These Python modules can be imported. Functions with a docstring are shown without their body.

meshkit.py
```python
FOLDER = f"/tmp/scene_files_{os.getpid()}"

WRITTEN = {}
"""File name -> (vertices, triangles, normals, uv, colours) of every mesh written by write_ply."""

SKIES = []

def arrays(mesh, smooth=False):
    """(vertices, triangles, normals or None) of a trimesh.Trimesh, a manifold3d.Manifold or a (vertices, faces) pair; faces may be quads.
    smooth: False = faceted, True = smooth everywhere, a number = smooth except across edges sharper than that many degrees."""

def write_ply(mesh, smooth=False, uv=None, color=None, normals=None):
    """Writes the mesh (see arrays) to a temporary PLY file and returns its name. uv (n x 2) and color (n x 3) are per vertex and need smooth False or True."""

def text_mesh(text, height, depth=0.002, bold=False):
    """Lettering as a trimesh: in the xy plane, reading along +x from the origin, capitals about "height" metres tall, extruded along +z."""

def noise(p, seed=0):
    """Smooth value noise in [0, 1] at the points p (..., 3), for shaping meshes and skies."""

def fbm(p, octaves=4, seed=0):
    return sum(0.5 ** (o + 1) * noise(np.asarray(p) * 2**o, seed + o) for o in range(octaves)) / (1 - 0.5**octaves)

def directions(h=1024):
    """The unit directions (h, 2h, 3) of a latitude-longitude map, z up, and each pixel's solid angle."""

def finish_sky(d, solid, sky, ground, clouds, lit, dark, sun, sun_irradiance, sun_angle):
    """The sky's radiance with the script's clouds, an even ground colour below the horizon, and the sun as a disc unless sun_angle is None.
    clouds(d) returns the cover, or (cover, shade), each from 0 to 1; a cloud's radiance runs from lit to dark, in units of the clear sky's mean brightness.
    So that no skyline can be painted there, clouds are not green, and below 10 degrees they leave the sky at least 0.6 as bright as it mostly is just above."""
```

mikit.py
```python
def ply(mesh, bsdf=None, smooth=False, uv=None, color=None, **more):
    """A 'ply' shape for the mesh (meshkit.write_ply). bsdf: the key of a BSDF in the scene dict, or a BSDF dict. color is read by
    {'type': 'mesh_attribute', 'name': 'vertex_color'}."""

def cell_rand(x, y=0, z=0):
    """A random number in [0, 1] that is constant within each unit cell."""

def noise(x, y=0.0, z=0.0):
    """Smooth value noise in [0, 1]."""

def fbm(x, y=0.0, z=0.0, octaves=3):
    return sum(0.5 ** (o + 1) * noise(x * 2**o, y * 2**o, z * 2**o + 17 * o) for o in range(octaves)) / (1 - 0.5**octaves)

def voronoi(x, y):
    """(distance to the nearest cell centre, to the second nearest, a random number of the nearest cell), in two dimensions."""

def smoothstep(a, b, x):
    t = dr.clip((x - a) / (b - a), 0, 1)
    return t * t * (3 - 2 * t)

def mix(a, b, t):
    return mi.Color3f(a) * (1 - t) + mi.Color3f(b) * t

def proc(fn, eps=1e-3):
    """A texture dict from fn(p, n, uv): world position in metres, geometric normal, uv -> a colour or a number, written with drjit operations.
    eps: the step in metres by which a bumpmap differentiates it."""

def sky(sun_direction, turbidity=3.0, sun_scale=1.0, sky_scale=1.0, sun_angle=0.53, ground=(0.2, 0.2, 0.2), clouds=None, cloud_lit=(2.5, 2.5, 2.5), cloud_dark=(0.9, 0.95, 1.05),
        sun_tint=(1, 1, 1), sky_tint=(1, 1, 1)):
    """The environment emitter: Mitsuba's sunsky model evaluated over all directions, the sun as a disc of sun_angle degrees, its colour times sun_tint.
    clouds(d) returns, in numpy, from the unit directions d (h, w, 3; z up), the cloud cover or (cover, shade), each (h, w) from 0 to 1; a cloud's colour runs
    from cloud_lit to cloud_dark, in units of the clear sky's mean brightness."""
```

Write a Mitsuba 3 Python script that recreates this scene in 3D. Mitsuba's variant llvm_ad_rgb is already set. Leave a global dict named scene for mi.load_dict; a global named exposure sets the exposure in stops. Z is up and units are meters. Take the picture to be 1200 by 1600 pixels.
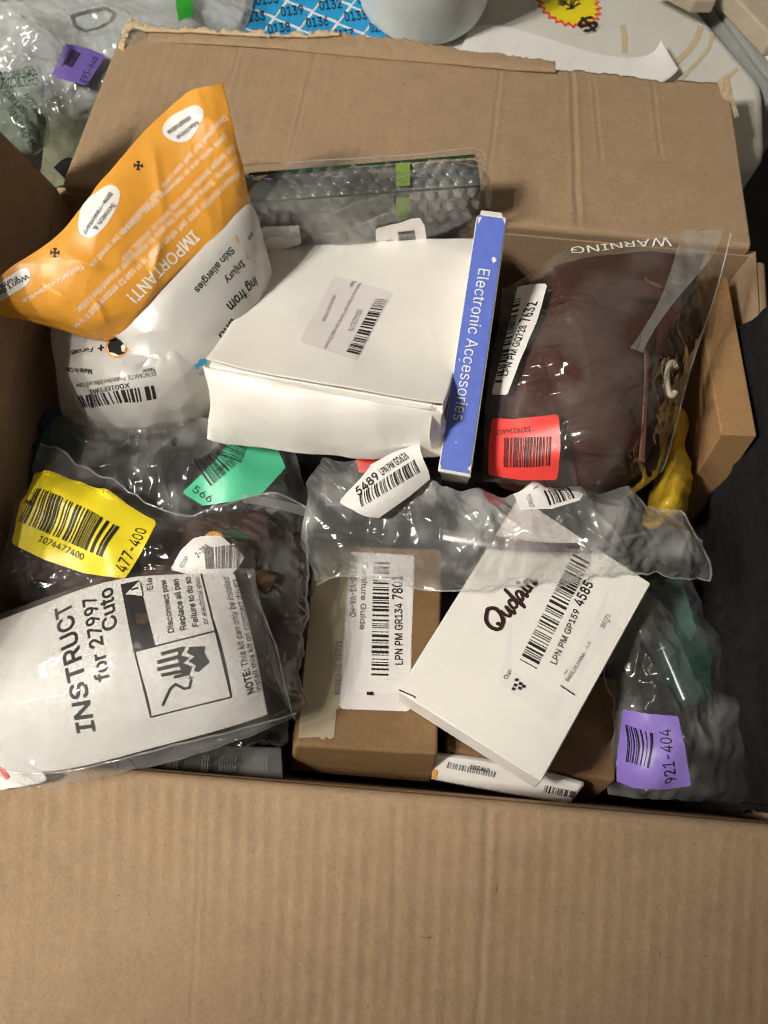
import math, random
import numpy as np
import trimesh, shapely
from shapely.geometry import Polygon, LineString, box as sbox, Point
from scipy.interpolate import RectBivariateSpline
from scipy.ndimage import map_coordinates
import mitsuba as mi
import drjit as dr
import mikit, meshkit

random.seed(7)
RNG = np.random.default_rng(7)
T = mi.ScalarTransform4f
scene, labels = {}, {}

# ------------------------------------------------------------------ camera, light, exposure
CX, CY, CZ = -0.002, 0.014, 0.411
PITCH, YAW, ROLL, FOCAL = 1.279, 0.032, 0.119, 1300.0          # focal length in pixels of a 1200 x 1600 picture
EYE = np.array([CX, CY, CZ])
FWD = np.array([math.sin(YAW) * math.cos(PITCH), math.cos(YAW) * math.cos(PITCH), -math.sin(PITCH)])
_r = np.cross(FWD, [0, 0, 1.0]); _r /= np.linalg.norm(_r)
_u = np.cross(_r, FWD)
RIGHT = math.cos(ROLL) * _r + math.sin(ROLL) * _u
UP = -math.sin(ROLL) * _r + math.cos(ROLL) * _u
scene['camera'] = {'type': 'thinlens', 'aperture_radius': 0.0011, 'focus_distance': 0.385, 'fov_axis': 'x', 'fov': math.degrees(2 * math.atan(600 / FOCAL)), 'near_clip': 0.01, 'far_clip': 20.0,
                   'to_world': T().look_at(origin=EYE.tolist(), target=(EYE + FWD).tolist(), up=UP.tolist())}
exposure = -0.1
LAMP = np.array([-0.95, -0.15, 1.22])
scene['ceiling_lamp'] = {'type': 'disk', 'to_world': T().look_at(origin=LAMP.tolist(), target=[0.0, 0.15, 0.0], up=[0, 1, 0]).scale(0.15),
                         'bsdf': {'type': 'diffuse', 'reflectance': {'type': 'rgb', 'value': 0.5}},
                         'emitter': {'type': 'area', 'radiance': {'type': 'rgb', 'value': [56.0, 52.5, 46.5]}}}
labels['ceiling_lamp'] = {'label': 'round warm white room lamp hanging above and left of the carton', 'category': 'lamp'}
AIM = np.array([-0.72, 0.80, 0.0])                              # the lamp's seven bulbs: their beam ends across the front flap
_d = (AIM - LAMP) / np.linalg.norm(AIM - LAMP)
_s = np.cross(_d, [0, 0, 1.0]); _s /= np.linalg.norm(_s)
for _k in range(7):
    _o = LAMP + (0.12 * (math.cos(_k * 1.0472) * _s + math.sin(_k * 1.0472) * np.cross(_s, _d)) if _k < 6 else 0) + 0.01 * _d
    scene[f'bulb_{_k}'] = {'type': 'spot', 'to_world': T().look_at(origin=_o.tolist(), target=(_o + _d).tolist(), up=[0, 0, 1]), 'cutoff_angle': 43.4, 'beam_width': 41.0,
                           'intensity': {'type': 'rgb', 'value': [1.06 * 1.05, 1.06, 1.06 * 0.89]}}
scene['room_light'] = {'type': 'constant', 'radiance': {'type': 'rgb', 'value': [0.132, 0.114, 0.090]}}   # what the room around sends back


def at(px, py, z):
    """The point at height z that a pixel of the 1200 x 1600 photograph looks at."""
    d = FWD + RIGHT * (px - 600) / FOCAL - UP * (py - 800) / FOCAL
    return EYE + d * (z - EYE[2]) / d[2]


def pix(X):
    d = np.asarray(X) - EYE
    w = d @ FWD
    return np.stack([600 + FOCAL * (d @ RIGHT) / w, 800 - FOCAL * (d @ UP) / w], -1)


# ------------------------------------------------------------------ materials
def rgb(*c):
    return {'type': 'rgb', 'value': list(c) if len(c) > 1 else [c[0]] * 3}


def pr(col, rough=0.5, spec=0.5, **k):
    return {'type': 'twosided', 'b': {'type': 'principled', 'base_color': col if isinstance(col, dict) else rgb(*col), 'roughness': rough, 'specular': spec, **k}}


def kraft_fn(base, var):
    b = np.array(base)

    def f(p, n, uv):
        a = mikit.fbm(p.x * 90, p.y * 90, p.z * 90, 3)
        s = 0.5 * mikit.noise(p.x * 900, p.y * 600, p.z * 900) + 0.5 * mikit.noise(p.x * 2100, p.y * 1700, p.z * 1900)
        sp = mikit.noise(p.x * 420 + 7, p.y * 420, p.z * 420)
        k = 1 + var * (a - 0.5) + 0.34 * (s - 0.5)
        k = k * (1 - 0.40 * mikit.smoothstep(0.945, 0.97, sp))
        return mi.Color3f(float(b[0]), float(b[1]), float(b[2])) * k
    return mikit.proc(f)


def paper_fn(base, var=0.05, freq=60):
    def f(p, n, uv):
        k = 1 + var * (mikit.fbm(p.x * freq, p.y * freq, p.z * freq, 3) - 0.5) * 2
        return mi.Color3f(*base) * k
    return mikit.proc(f)


def twill_fn(c0, c1, f_):
    def f(p, n, uv):
        w = mikit.smoothstep(0.3, 0.7, 0.5 + 0.5 * dr.sin((uv.x + uv.y) * f_))
        g = mikit.noise(p.x * 600, p.y * 600, p.z * 600)
        return mikit.mix(c0, c1, w * (0.6 + 0.4 * g))
    return mikit.proc(f)



def film_weight(lo, hi, freq):
    def f(p, n, uv):
        a = mikit.fbm(p.x * freq, p.y * freq, p.z * freq, 2)
        return lo + (hi - lo) * mikit.smoothstep(0.38, 0.72, a)
    return mikit.proc(f)


def film_mat(w, tint=(0.86, 0.86, 0.85), rough=0.2):
    return {'type': 'blendbsdf', 'weight': w, 'a': {'type': 'thindielectric', 'int_ior': 1.5},
            'b': pr(tint, rough, 0.8, metallic=0.2)}


M = {
    'cardboard': pr(kraft_fn((0.378, 0.262, 0.163), 0.20), 0.85, 0.2),
    'cardboard_edge': pr(kraft_fn((0.58, 0.46, 0.30), 0.35), 0.9, 0.2),
    'kraft_box': pr(kraft_fn((0.200, 0.118, 0.052), 0.3), 0.6, 0.4),
    'tan_box': pr(kraft_fn((0.37, 0.215, 0.098), 0.10), 0.5, 0.4),
    'white_card': pr(paper_fn((0.80, 0.775, 0.73), 0.03), 0.42, 0.5),
    'white_card_cut': pr((0.70, 0.64, 0.54), 0.8, 0.2),
    'white_label': pr(paper_fn((0.76, 0.74, 0.72), 0.03), 0.5, 0.4),
    'grey_label': pr((0.72, 0.68, 0.67), 0.55, 0.4),
    'paper': pr(paper_fn((0.74, 0.72, 0.70), 0.03), 0.5, 0.4),
    'white_poly': pr(paper_fn((0.50, 0.487, 0.465), 0.04), 0.32, 0.5),
    'blue_card': pr(paper_fn((0.115, 0.175, 0.62), 0.10, 300), 0.40, 0.5),
    'ink': pr((0.018, 0.017, 0.018), 0.5, 0.3),
    'brown_ink': pr((0.035, 0.012, 0.012), 0.5, 0.3),
    'grey_ink': pr((0.20, 0.19, 0.19), 0.6, 0.3),
    'white_ink': pr((0.80, 0.79, 0.76), 0.45, 0.4),
    'orange_ink': pr((0.72, 0.33, 0.06), 0.45, 0.4),
    'orange_poly': pr(paper_fn((0.76, 0.345, 0.04), 0.05), 0.42, 0.5),
    'yellow_sticker': pr((0.80, 0.66, 0.02), 0.4, 0.5),
    'green_sticker': pr((0.10, 0.60, 0.35), 0.4, 0.5),
    'red_sticker': pr((0.80, 0.055, 0.045), 0.4, 0.5),
    'purple_sticker': pr((0.30, 0.21, 0.66), 0.4, 0.5),
    'dark_purple_sticker': pr((0.13, 0.085, 0.33), 0.4, 0.5),
    'blue_sticker': pr((0.02, 0.30, 0.62), 0.45, 0.4),
    'brown_fabric': pr(paper_fn((0.066, 0.022, 0.014), 0.35, 700), 0.55, 0.3),
    'pink_trim': pr((0.15, 0.065, 0.052), 0.7, 0.3),
    'cream': pr((0.42, 0.36, 0.27), 0.6, 0.3),
    'twill': pr(twill_fn((0.030, 0.014, 0.012), (0.082, 0.043, 0.036), 900.0), 0.7, 0.3),
    'twill_tan': pr(twill_fn((0.05, 0.028, 0.016), (0.10, 0.058, 0.035), 900.0), 0.7, 0.3),
    'purple_twill': pr(twill_fn((0.028, 0.012, 0.018), (0.085, 0.042, 0.052), 900.0), 0.7, 0.3),
    'teal_cloth': pr(paper_fn((0.028, 0.075, 0.08), 0.5, 500), 0.85, 0.2),
    'teal_plastic': pr((0.012, 0.055, 0.045), 0.25, 0.5),
    'teal_light': pr((0.045, 0.15, 0.12), 0.3, 0.5),
    'black_cloth': pr(paper_fn((0.011, 0.011, 0.012), 0.5, 200), 0.85, 0.2),
    'black_plastic': pr((0.010, 0.010, 0.010), 0.35, 0.4),
    'dark_grey': pr((0.035, 0.035, 0.034), 0.45, 0.4),
    'dark_bead': pr((0.11, 0.10, 0.085), 0.4, 0.5),
    'charcoal': pr(paper_fn((0.040, 0.043, 0.037), 0.5, 60), 0.5, 0.4),
    'grey_plastic': pr(paper_fn((0.30, 0.31, 0.30), 0.12, 30), 0.4, 0.5),
    'metal': {'type': 'twosided', 'b': {'type': 'roughconductor', 'material': 'Cr', 'alpha': 0.22}},
    'yellow_poly': pr((0.62, 0.40, 0.03), 0.3, 0.5),
    'white_plastic': pr(paper_fn((0.62, 0.61, 0.565), 0.07, 25), 0.38, 0.5),
    'cool_plastic': pr((0.63, 0.67, 0.665), 0.35, 0.5),
    'stain': pr((0.55, 0.46, 0.30), 0.5, 0.3),
    'wood': pr(paper_fn((0.42, 0.36, 0.27), 0.2, 70), 0.6, 0.3),
    'floor': pr(paper_fn((0.02, 0.018, 0.016), 0.3, 20), 0.7, 0.3),
    'olive': pr(paper_fn((0.30, 0.32, 0.20), 0.45, 60), 0.5, 0.4),
    'slate': pr(paper_fn((0.42, 0.46, 0.47), 0.4, 40), 0.45, 0.4),
    'bright_green': pr((0.03, 0.36, 0.03), 0.4, 0.4),
    'lime': pr((0.20, 0.30, 0.06), 0.45, 0.4),
    'green_ink': pr((0.015, 0.05, 0.03), 0.5, 0.3),
    'tape': film_mat(0.62, (0.66, 0.58, 0.42), 0.25),
    'film_clear': film_mat(film_weight(0.02, 0.10, 40)),
    'film_mid': film_mat(film_weight(0.05, 0.22, 46), (0.92, 0.92, 0.91)),
    'film_haze': film_mat(film_weight(0.10, 0.36, 46), (0.93, 0.93, 0.92)),
    'film_grey': film_mat(film_weight(0.12, 0.28, 40), (0.80, 0.81, 0.79)),
    'film_seal': film_mat(0.18, (0.80, 0.80, 0.78)),
    'film_dark': film_mat(film_weight(0.01, 0.07, 40), (0.80, 0.80, 0.79)),
    'film_green': film_mat(0.40, (0.42, 0.50, 0.42)),
}
for k, v in M.items():
    scene['m_' + k] = v


# ------------------------------------------------------------------ building helpers
def numbered(key):
    if key not in scene and key not in labels:
        return key
    i = 1
    while f'{key}_{i:03d}' in scene or f'{key}_{i:03d}' in labels:
        i += 1
    return f'{key}_{i:03d}'


def tag(key, label=None, cat=None, group=None, kind=None):
    d = labels.setdefault(key, {})
    for n, v in (('label', label), ('category', cat), ('group', group), ('kind', kind)):
        if v:
            d[n] = v
    return key


def thing(name, label, cat, group=None):
    return tag(numbered(name), label, cat, group)


def put(name, mesh, mat, parent=None, smooth=30, uv=None, label=None):
    key = numbered(parent + '__' + name if parent else name)
    scene[key] = mikit.ply(mesh, 'm_' + mat, smooth=smooth, uv=uv)
    if label:
        tag(key, label)
    return key


def tri(m):
    return trimesh.Trimesh(np.asarray(m[0]), np.asarray(m[1]), process=False)


def cat(ms):
    return trimesh.util.concatenate(ms)


def hexa(c, r=0.0012):
    """A box of eight corners (top TL TR BR BL, bottom the same), its edges rounded by r."""
    c = np.asarray(c, float)
    m = c.mean(0)
    ball = trimesh.creation.icosphere(1, r).vertices
    e = []
    for i in range(8):
        j = (i // 4) * 4
        nb = [j + (i - j + 1) % 4, j + (i - j - 1) % 4, (i + 4) % 8]
        p = c[i].copy()
        for q in nb:
            d = c[q] - c[i]
            p += r * d / np.linalg.norm(d)
        e.append(p + ball)
    return trimesh.convex.convex_hull(np.vstack(e))


def crumple(amp, f, seed=0, stretch=(1, 1, 1), sharp=1.5):
    s = np.array(stretch)

    def h(P):
        q = P * s * f
        w = 0.35 * (np.stack([meshkit.noise(q * 0.7 + 11, seed + k) for k in range(3)], -1) - 0.5)
        a = 1 - np.abs(2 * meshkit.noise(q + w, seed + 5) - 1)
        b = 1 - np.abs(2 * meshkit.noise(q * 2.3 + w, seed + 6) - 1)
        c = meshkit.noise(q * 0.45, seed + 9) - 0.5
        return amp * (a ** sharp + 0.4 * b ** sharp - 0.7 + 0.9 * c)
    return h


def folds_(amp, wave, seed=0, n=11, fine=0.8):
    """Film that was crumpled and pulled flat again: straight sharp folds of many directions, each fading in and out."""
    r = np.random.default_rng(seed)

    def h(P):
        out = 0.0
        for k in range(n):
            a = r.uniform(0, np.pi)
            d = np.array([np.cos(a), np.sin(a), r.uniform(-.4, .4)])
            f = 1.0 / (wave * r.uniform(0.55, 1.7))
            e = np.array([-d[1], d[0], 0.2])
            x = P @ d * f + r.uniform(0, 9) + 0.45 * meshkit.noise(P * (0.4 / wave) + k * 3.1, seed + k)
            t = np.abs(2 * (x - np.floor(x)) - 1)
            m = np.clip((meshkit.noise(np.stack([P @ d * (0.75 / wave), P @ e * (0.22 / wave), P[..., 0] * 0 + 7.7 * k], -1), seed + 50 + k) - 0.45) / 0.22, 0, 1)
            out = out + m * (np.abs(t) ** 1.25 - 0.45) / (f * wave)
        for k in range(5):                                  # finer crinkles between the folds
            a = r.uniform(0, np.pi)
            d = np.array([np.cos(a), np.sin(a), r.uniform(-.4, .4)])
            f = 3.2 / (wave * r.uniform(0.7, 1.4))
            e = np.array([-d[1], d[0], 0.2])
            x = P @ d * f + r.uniform(0, 9) + 0.5 * meshkit.noise(P * (1.0 / wave) + k * 2.3, seed + 20 + k)
            m = np.clip((meshkit.noise(np.stack([P @ d * (1.6 / wave), P @ e * (0.4 / wave), P[..., 0] * 0 + 5.1 * k], -1), seed + 70 + k) - 0.5) / 0.2, 0, 1)
            out = out + fine * m * (np.abs(2 * (x - np.floor(x)) - 1) - 0.5) / (f * wave)
        for k in range(6 if fine > .4 else 0):              # and the finest, a few millimetres wide
            a = r.uniform(0, np.pi)
            d = np.array([np.cos(a), np.sin(a), r.uniform(-.4, .4)])
            e = np.array([-d[1], d[0], 0.2])
            w = r.uniform(.004, .009)
            x = P @ d / w + r.uniform(0, 9) + 0.4 * meshkit.noise(P * (0.8 / w) + k, seed + 30 + k)
            m = np.clip((meshkit.noise(np.stack([P @ d * (0.35 / w), P @ e * (0.12 / w), P[..., 0] * 0 + 3.3 * k], -1), seed + 110 + k) - 0.60) / 0.15, 0, 1)
            out = out + 0.085 * fine / .8 * m * (np.abs(2 * (x - np.floor(x)) - 1) - 0.5) * w / amp
        return amp * out * 0.85
    return h


class Surf:
    """A smooth sheet through a grid of points (rows from far to near, columns left to right)."""

    def __init__(self, rows, n=(70, 70), disp=None, folds=(), world=False, fade=0.0):
        W = np.array([[p if world else at(*p) for p in r] for r in rows], float)
        R, C = W.shape[:2]
        v, u = np.linspace(0, R - 1, n[1]), np.linspace(0, C - 1, n[0])
        self.G = np.stack([RectBivariateSpline(np.arange(R), np.arange(C), W[..., k], kx=min(3, R - 1), ky=min(3, C - 1))(v, u) for k in range(3)], -1)
        self.n = n
        self.normals()
        if disp is not None:
            fd = 1.0
            if fade:                                        # the relief dies out towards the edges
                a, b = np.meshgrid(np.linspace(0, 1, n[0]), np.linspace(0, 1, n[1]))
                fd = np.clip(np.minimum(np.minimum(a, 1 - a), np.minimum(b, 1 - b)) / fade, 0, 1)
            self.G = self.G + self.N * (fd * np.asarray(disp(self.G)))[..., None]
        for f in folds:                                     # a crease: (x0, y0, x1, y1, width mm, height mm)
            a, b = self.ev(*self.st(f[0], f[1])), self.ev(*self.st(f[2], f[3]))
            d = b - a
            t = np.clip(((self.G - a) @ d) / (d @ d), 0, 1)
            D = np.linalg.norm(self.G - a - t[..., None] * d, axis=-1)
            self.G = self.G + self.N * (f[5] * 1e-3 * np.exp(-np.abs(D / (f[4] * 1e-3)) ** 1.3) * np.sqrt(np.clip(np.sin(np.pi * (0.05 + 0.9 * t)), 0, 1)))[..., None]
        self.normals()

    def normals(self):
        du, dv = np.gradient(self.G, axis=1), np.gradient(self.G, axis=0)
        N = np.cross(dv, du)
        self.N = N / (np.linalg.norm(N, axis=-1, keepdims=True) + 1e-12)
        self.Q = pix(self.G)

    def st(self, px, py):
        d = ((self.Q - [px, py]) ** 2).sum(-1)
        j, i = np.unravel_index(d.argmin(), d.shape)
        s, t = float(i), float(j)
        j0, i0 = min(max(j, 1), self.n[1] - 2), min(max(i, 1), self.n[0] - 2)
        J = np.stack([(self.Q[j0, i0 + 1] - self.Q[j0, i0 - 1]) / 2, (self.Q[j0 + 1, i0] - self.Q[j0 - 1, i0]) / 2], 1)
        e = np.linalg.solve(J + 1e-9 * np.eye(2), np.array([px, py]) - self.Q[j, i])
        lim = 1.0 if (0 < i < self.n[0] - 1 and 0 < j < self.n[1] - 1) else 0.6
        s += float(np.clip(e[0], -lim, lim)); t += float(np.clip(e[1], -lim, lim))
        return np.array([s / (self.n[0] - 1), t / (self.n[1] - 1)])

    def ev(self, s, t, off=0.0):
        c = [np.clip(np.atleast_1d(t), 0, 1) * (self.n[1] - 1), np.clip(np.atleast_1d(s), 0, 1) * (self.n[0] - 1)]
        P = np.stack([map_coordinates(self.G[..., k], c, order=1, mode='nearest') + off * map_coordinates(self.N[..., k], c, order=1, mode='nearest') for k in range(3)], -1)
        return P if np.ndim(s) else P[0]

    def faces(self):
        nu, nv = self.n
        j, i = np.meshgrid(np.arange(nv - 1), np.arange(nu - 1), indexing='ij')
        a = (j * nu + i).ravel()
        return np.stack([a, a + nu, a + nu + 1, a + 1], 1)

    def sheet(self, off=0.0):
        return (self.G + self.N * off).reshape(-1, 3), self.faces()

    def uv(self):
        nu, nv = self.n
        t, s = np.meshgrid(np.linspace(0, 1, nv), np.linspace(0, 1, nu), indexing='ij')
        return np.stack([s.ravel(), t.ravel()], 1)

    def border(self):
        nu, nv = self.n
        g = np.arange(nu * nv).reshape(nv, nu)
        return np.concatenate([g[0, :-1], g[:-1, -1], g[-1, :0:-1], g[:0:-1, 0]])

    def solid(self, depth, power=4, edge=0.0004):
        """Closed: the sheet and a back that hangs up to depth below it."""
        nu, nv = self.n
        V, F = self.sheet()
        uv = self.uv()
        k = (1 - np.abs(2 * uv[:, 0] - 1) ** power) * (1 - np.abs(2 * uv[:, 1] - 1) ** power)
        B = V - np.array([0, 0, 1.0]) * (edge + depth * np.sqrt(np.clip(k, 0, 1)))[:, None]
        n0 = len(V)
        b = self.border()
        b2 = np.roll(b, -1)
        side = np.stack([b, b2, b2 + n0, b + n0], 1)
        return np.vstack([V, B]), np.vstack([F, F[:, ::-1] + n0, side])

    def slab(self, th):
        """Closed: the sheet with an even thickness."""
        V, F = self.sheet()
        B, _ = self.sheet(-th)
        n0, b = len(V), self.border()
        b2 = np.roll(b, -1)
        return np.vstack([V, B]), np.vstack([F, F[:, ::-1] + n0, np.stack([b, b2, b2 + n0, b + n0], 1)])


def flat(corners, n=(8, 8)):
    """The Surf of a flat face (TL TR BR BL, world points)."""
    a, b, c, d = [np.asarray(x) for x in corners]
    return Surf([[a, b], [d, c]], n, world=True)


def refine(v, f, size):
    if size and len(f):
        v3 = np.column_stack([v, np.zeros(len(v))])
        v3, f = trimesh.remesh.subdivide_to_size(v3, f, size, max_iter=12)
        v = v3[:, :2]
    return v, f


def triangulate(poly):
    vs, fs, n = [], [], 0
    for g in getattr(poly, 'geoms', [poly]):
        if g.is_empty or g.area < 1e-12:
            continue
        v, f = trimesh.creation.triangulate_polygon(g, engine='earcut')
        vs.append(v); fs.append(f + n); n += len(v)
    return np.vstack(vs), np.vstack(fs)


def frame(S, p0, p1, ptop):
    """A line of print on S: from p0 to p1, its letters as tall as p0-ptop; each letter stands square on the line."""
    k = np.linspace(0, 1, 13)[:, None]
    st = np.array([S.st(*p) for p in np.asarray(p0, float) * (1 - k) + np.asarray(p1, float) * k])
    u = np.linspace(0, 1, 73)
    st = np.stack([np.interp(u, k[:, 0], st[:, c]) for c in (0, 1)], 1)
    ker = np.ones(9) / 9
    pad = np.pad(st, ((4, 4), (0, 0)), mode='reflect', reflect_type='odd')
    st = np.clip(np.stack([np.convolve(pad[:, c], ker, 'valid') for c in (0, 1)], 1), 0, 1)
    P = S.ev(st[:, 0], st[:, 1])
    e = 0.01
    Js = (S.ev(st[:, 0] + e, st[:, 1]) - S.ev(st[:, 0] - e, st[:, 1])) / (np.clip(st[:, 0] + e, 0, 1) - np.clip(st[:, 0] - e, 0, 1))[:, None]
    Jt = (S.ev(st[:, 0], st[:, 1] + e) - S.ev(st[:, 0], st[:, 1] - e)) / (np.clip(st[:, 1] + e, 0, 1) - np.clip(st[:, 1] - e, 0, 1))[:, None]
    N = np.cross(Jt, Js); N /= np.linalg.norm(N, axis=1, keepdims=True)
    d = np.gradient(P, axis=0)
    d = np.stack([np.convolve(np.pad(d[:, c], 6, mode='edge'), np.ones(13) / 13, 'valid') for c in range(3)], 1)
    d /= np.linalg.norm(d, axis=1, keepdims=True) + 1e-12
    up = np.cross(N, d)
    q = []
    for n in range(len(P)):
        J = np.stack([Js[n], Jt[n]], 1)
        q.append(np.linalg.lstsq(J, up[n], rcond=None)[0])
    L = np.concatenate([[0], np.cumsum(np.linalg.norm(np.diff(P, axis=0), axis=1))])
    H = np.linalg.norm(S.ev(*S.st(*ptop)) - P[0])
    return st, np.array(q), L, H


def mapped(S, v, f, fr, off, size):
    """v in the unit frame (x along p0-p1, y up to ptop) on the surface S."""
    st, q, L, H = fr
    v, f = refine(v * [L[-1], H], f, size)
    base = np.stack([np.interp(v[:, 0], L, st[:, c]) for c in (0, 1)], 1)
    upv = np.stack([np.interp(v[:, 0], L, q[:, c]) for c in (0, 1)], 1)
    st = base + upv * v[:, 1:2]
    P = S.ev(st[:, 0], st[:, 1], off)
    m = trimesh.Trimesh(P, f, process=False)
    if len(f):
        nz = m.face_normals @ S.N.reshape(-1, 3).mean(0)
        if np.median(nz) < 0:
            m.invert()
    return m


_texts = {}


def text2d(s, bold):
    if (s, bold) not in _texts:
        m = meshkit.text_mesh(s, 1.0, 0.1, bold)
        k = m.face_normals[:, 2] > 0.5
        m = trimesh.Trimesh(m.vertices, m.faces[k], process=False)
        m.remove_unreferenced_vertices()
        v = np.array(m.vertices)[:, :2]
        v[:, 0] -= v[:, 0].min()
        _texts[(s, bold)] = v / [v[:, 0].max(), 1.0], np.array(m.faces)
    return _texts[(s, bold)]


def write(S, s, p0, p1, ptop, bold=False, off=0.0003, size=0.003):
    v, f = text2d(s, bold)
    return mapped(S, v, f, frame(S, p0, p1, ptop), off, size)


def bars2d(n, seed, fill=0.5):
    r = np.random.default_rng(seed)
    w = r.choice([1, 1, 1, 2, 2, 3], 2 * n).astype(float)
    w[0::2] *= 0.9 * fill / 0.5
    e = np.concatenate([[0], np.cumsum(w)])[: 2 * n]
    e /= e[-1]
    vs, fs = [], []
    for i in range(n):
        a, b = e[2 * i], e[2 * i + 1]
        vs += [[a, 0], [b, 0], [b, 1], [a, 1]]
        fs += [[4 * i, 4 * i + 1, 4 * i + 2], [4 * i, 4 * i + 2, 4 * i + 3]]
    return np.array(vs, float), np.array(fs)


def barcode(S, p0, p1, ptop, n=30, seed=1, off=0.0003, size=0.003):
    v, f = bars2d(n, seed)
    return mapped(S, v, f, frame(S, p0, p1, ptop), off, size)


def shape(S, poly, off=0.0003, size=0.004, rnd=0):
    """A printed or stuck-on patch: a polygon of pixels laid on the surface S."""
    if not isinstance(poly, (Polygon, shapely.MultiPolygon)):
        poly = Polygon(poly)
    if rnd:
        poly = poly.buffer(-rnd).buffer(rnd, quad_segs=5)
    poly = poly.segmentize(25) if size else poly
    v, f = triangulate(poly)
    st = np.array([S.st(*p) for p in v])
    sc = np.array([np.linalg.norm(S.ev(1, .5) - S.ev(0, .5)), np.linalg.norm(S.ev(.5, 1) - S.ev(.5, 0))])
    v, f = refine(st * sc, f, size)
    v = v / sc
    m = trimesh.Trimesh(S.ev(v[:, 0], v[:, 1], off), f, process=False)
    if np.median(m.face_normals @ S.N.reshape(-1, 3).mean(0)) < 0:
        m.invert()
    return m


def smooth_poly(pts, n=60):
    from scipy.interpolate import CubicSpline
    p = np.array(list(pts) + [pts[0]], float)
    L = np.concatenate([[0], np.cumsum(np.linalg.norm(np.diff(p, axis=0), axis=1))])
    return Polygon(CubicSpline(L, p, bc_type='periodic')(np.linspace(0, L[-1], n, endpoint=False)))


def stroke(S, pts, w, off=0.0003, size=0.003):
    return shape(S, LineString(pts).buffer(w / 2, cap_style='flat', join_style='mitre'), off, size)


def stick(S, poly, keep=0.08, sigma=10):
    """A label stuck on a film stiffens it: the film under it loses most of its crinkles."""
    from scipy.ndimage import gaussian_filter
    m = shapely.contains_xy(Polygon(poly).buffer(3), S.Q[..., 0], S.Q[..., 1]).astype(float)
    m = gaussian_filter(m, 1.2)[..., None] * (1 - keep)
    Gs = np.stack([gaussian_filter(S.G[..., k], sigma, mode='nearest') for k in range(3)], -1)
    S.G = S.G * (1 - m) + Gs * m
    S.normals()


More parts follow.
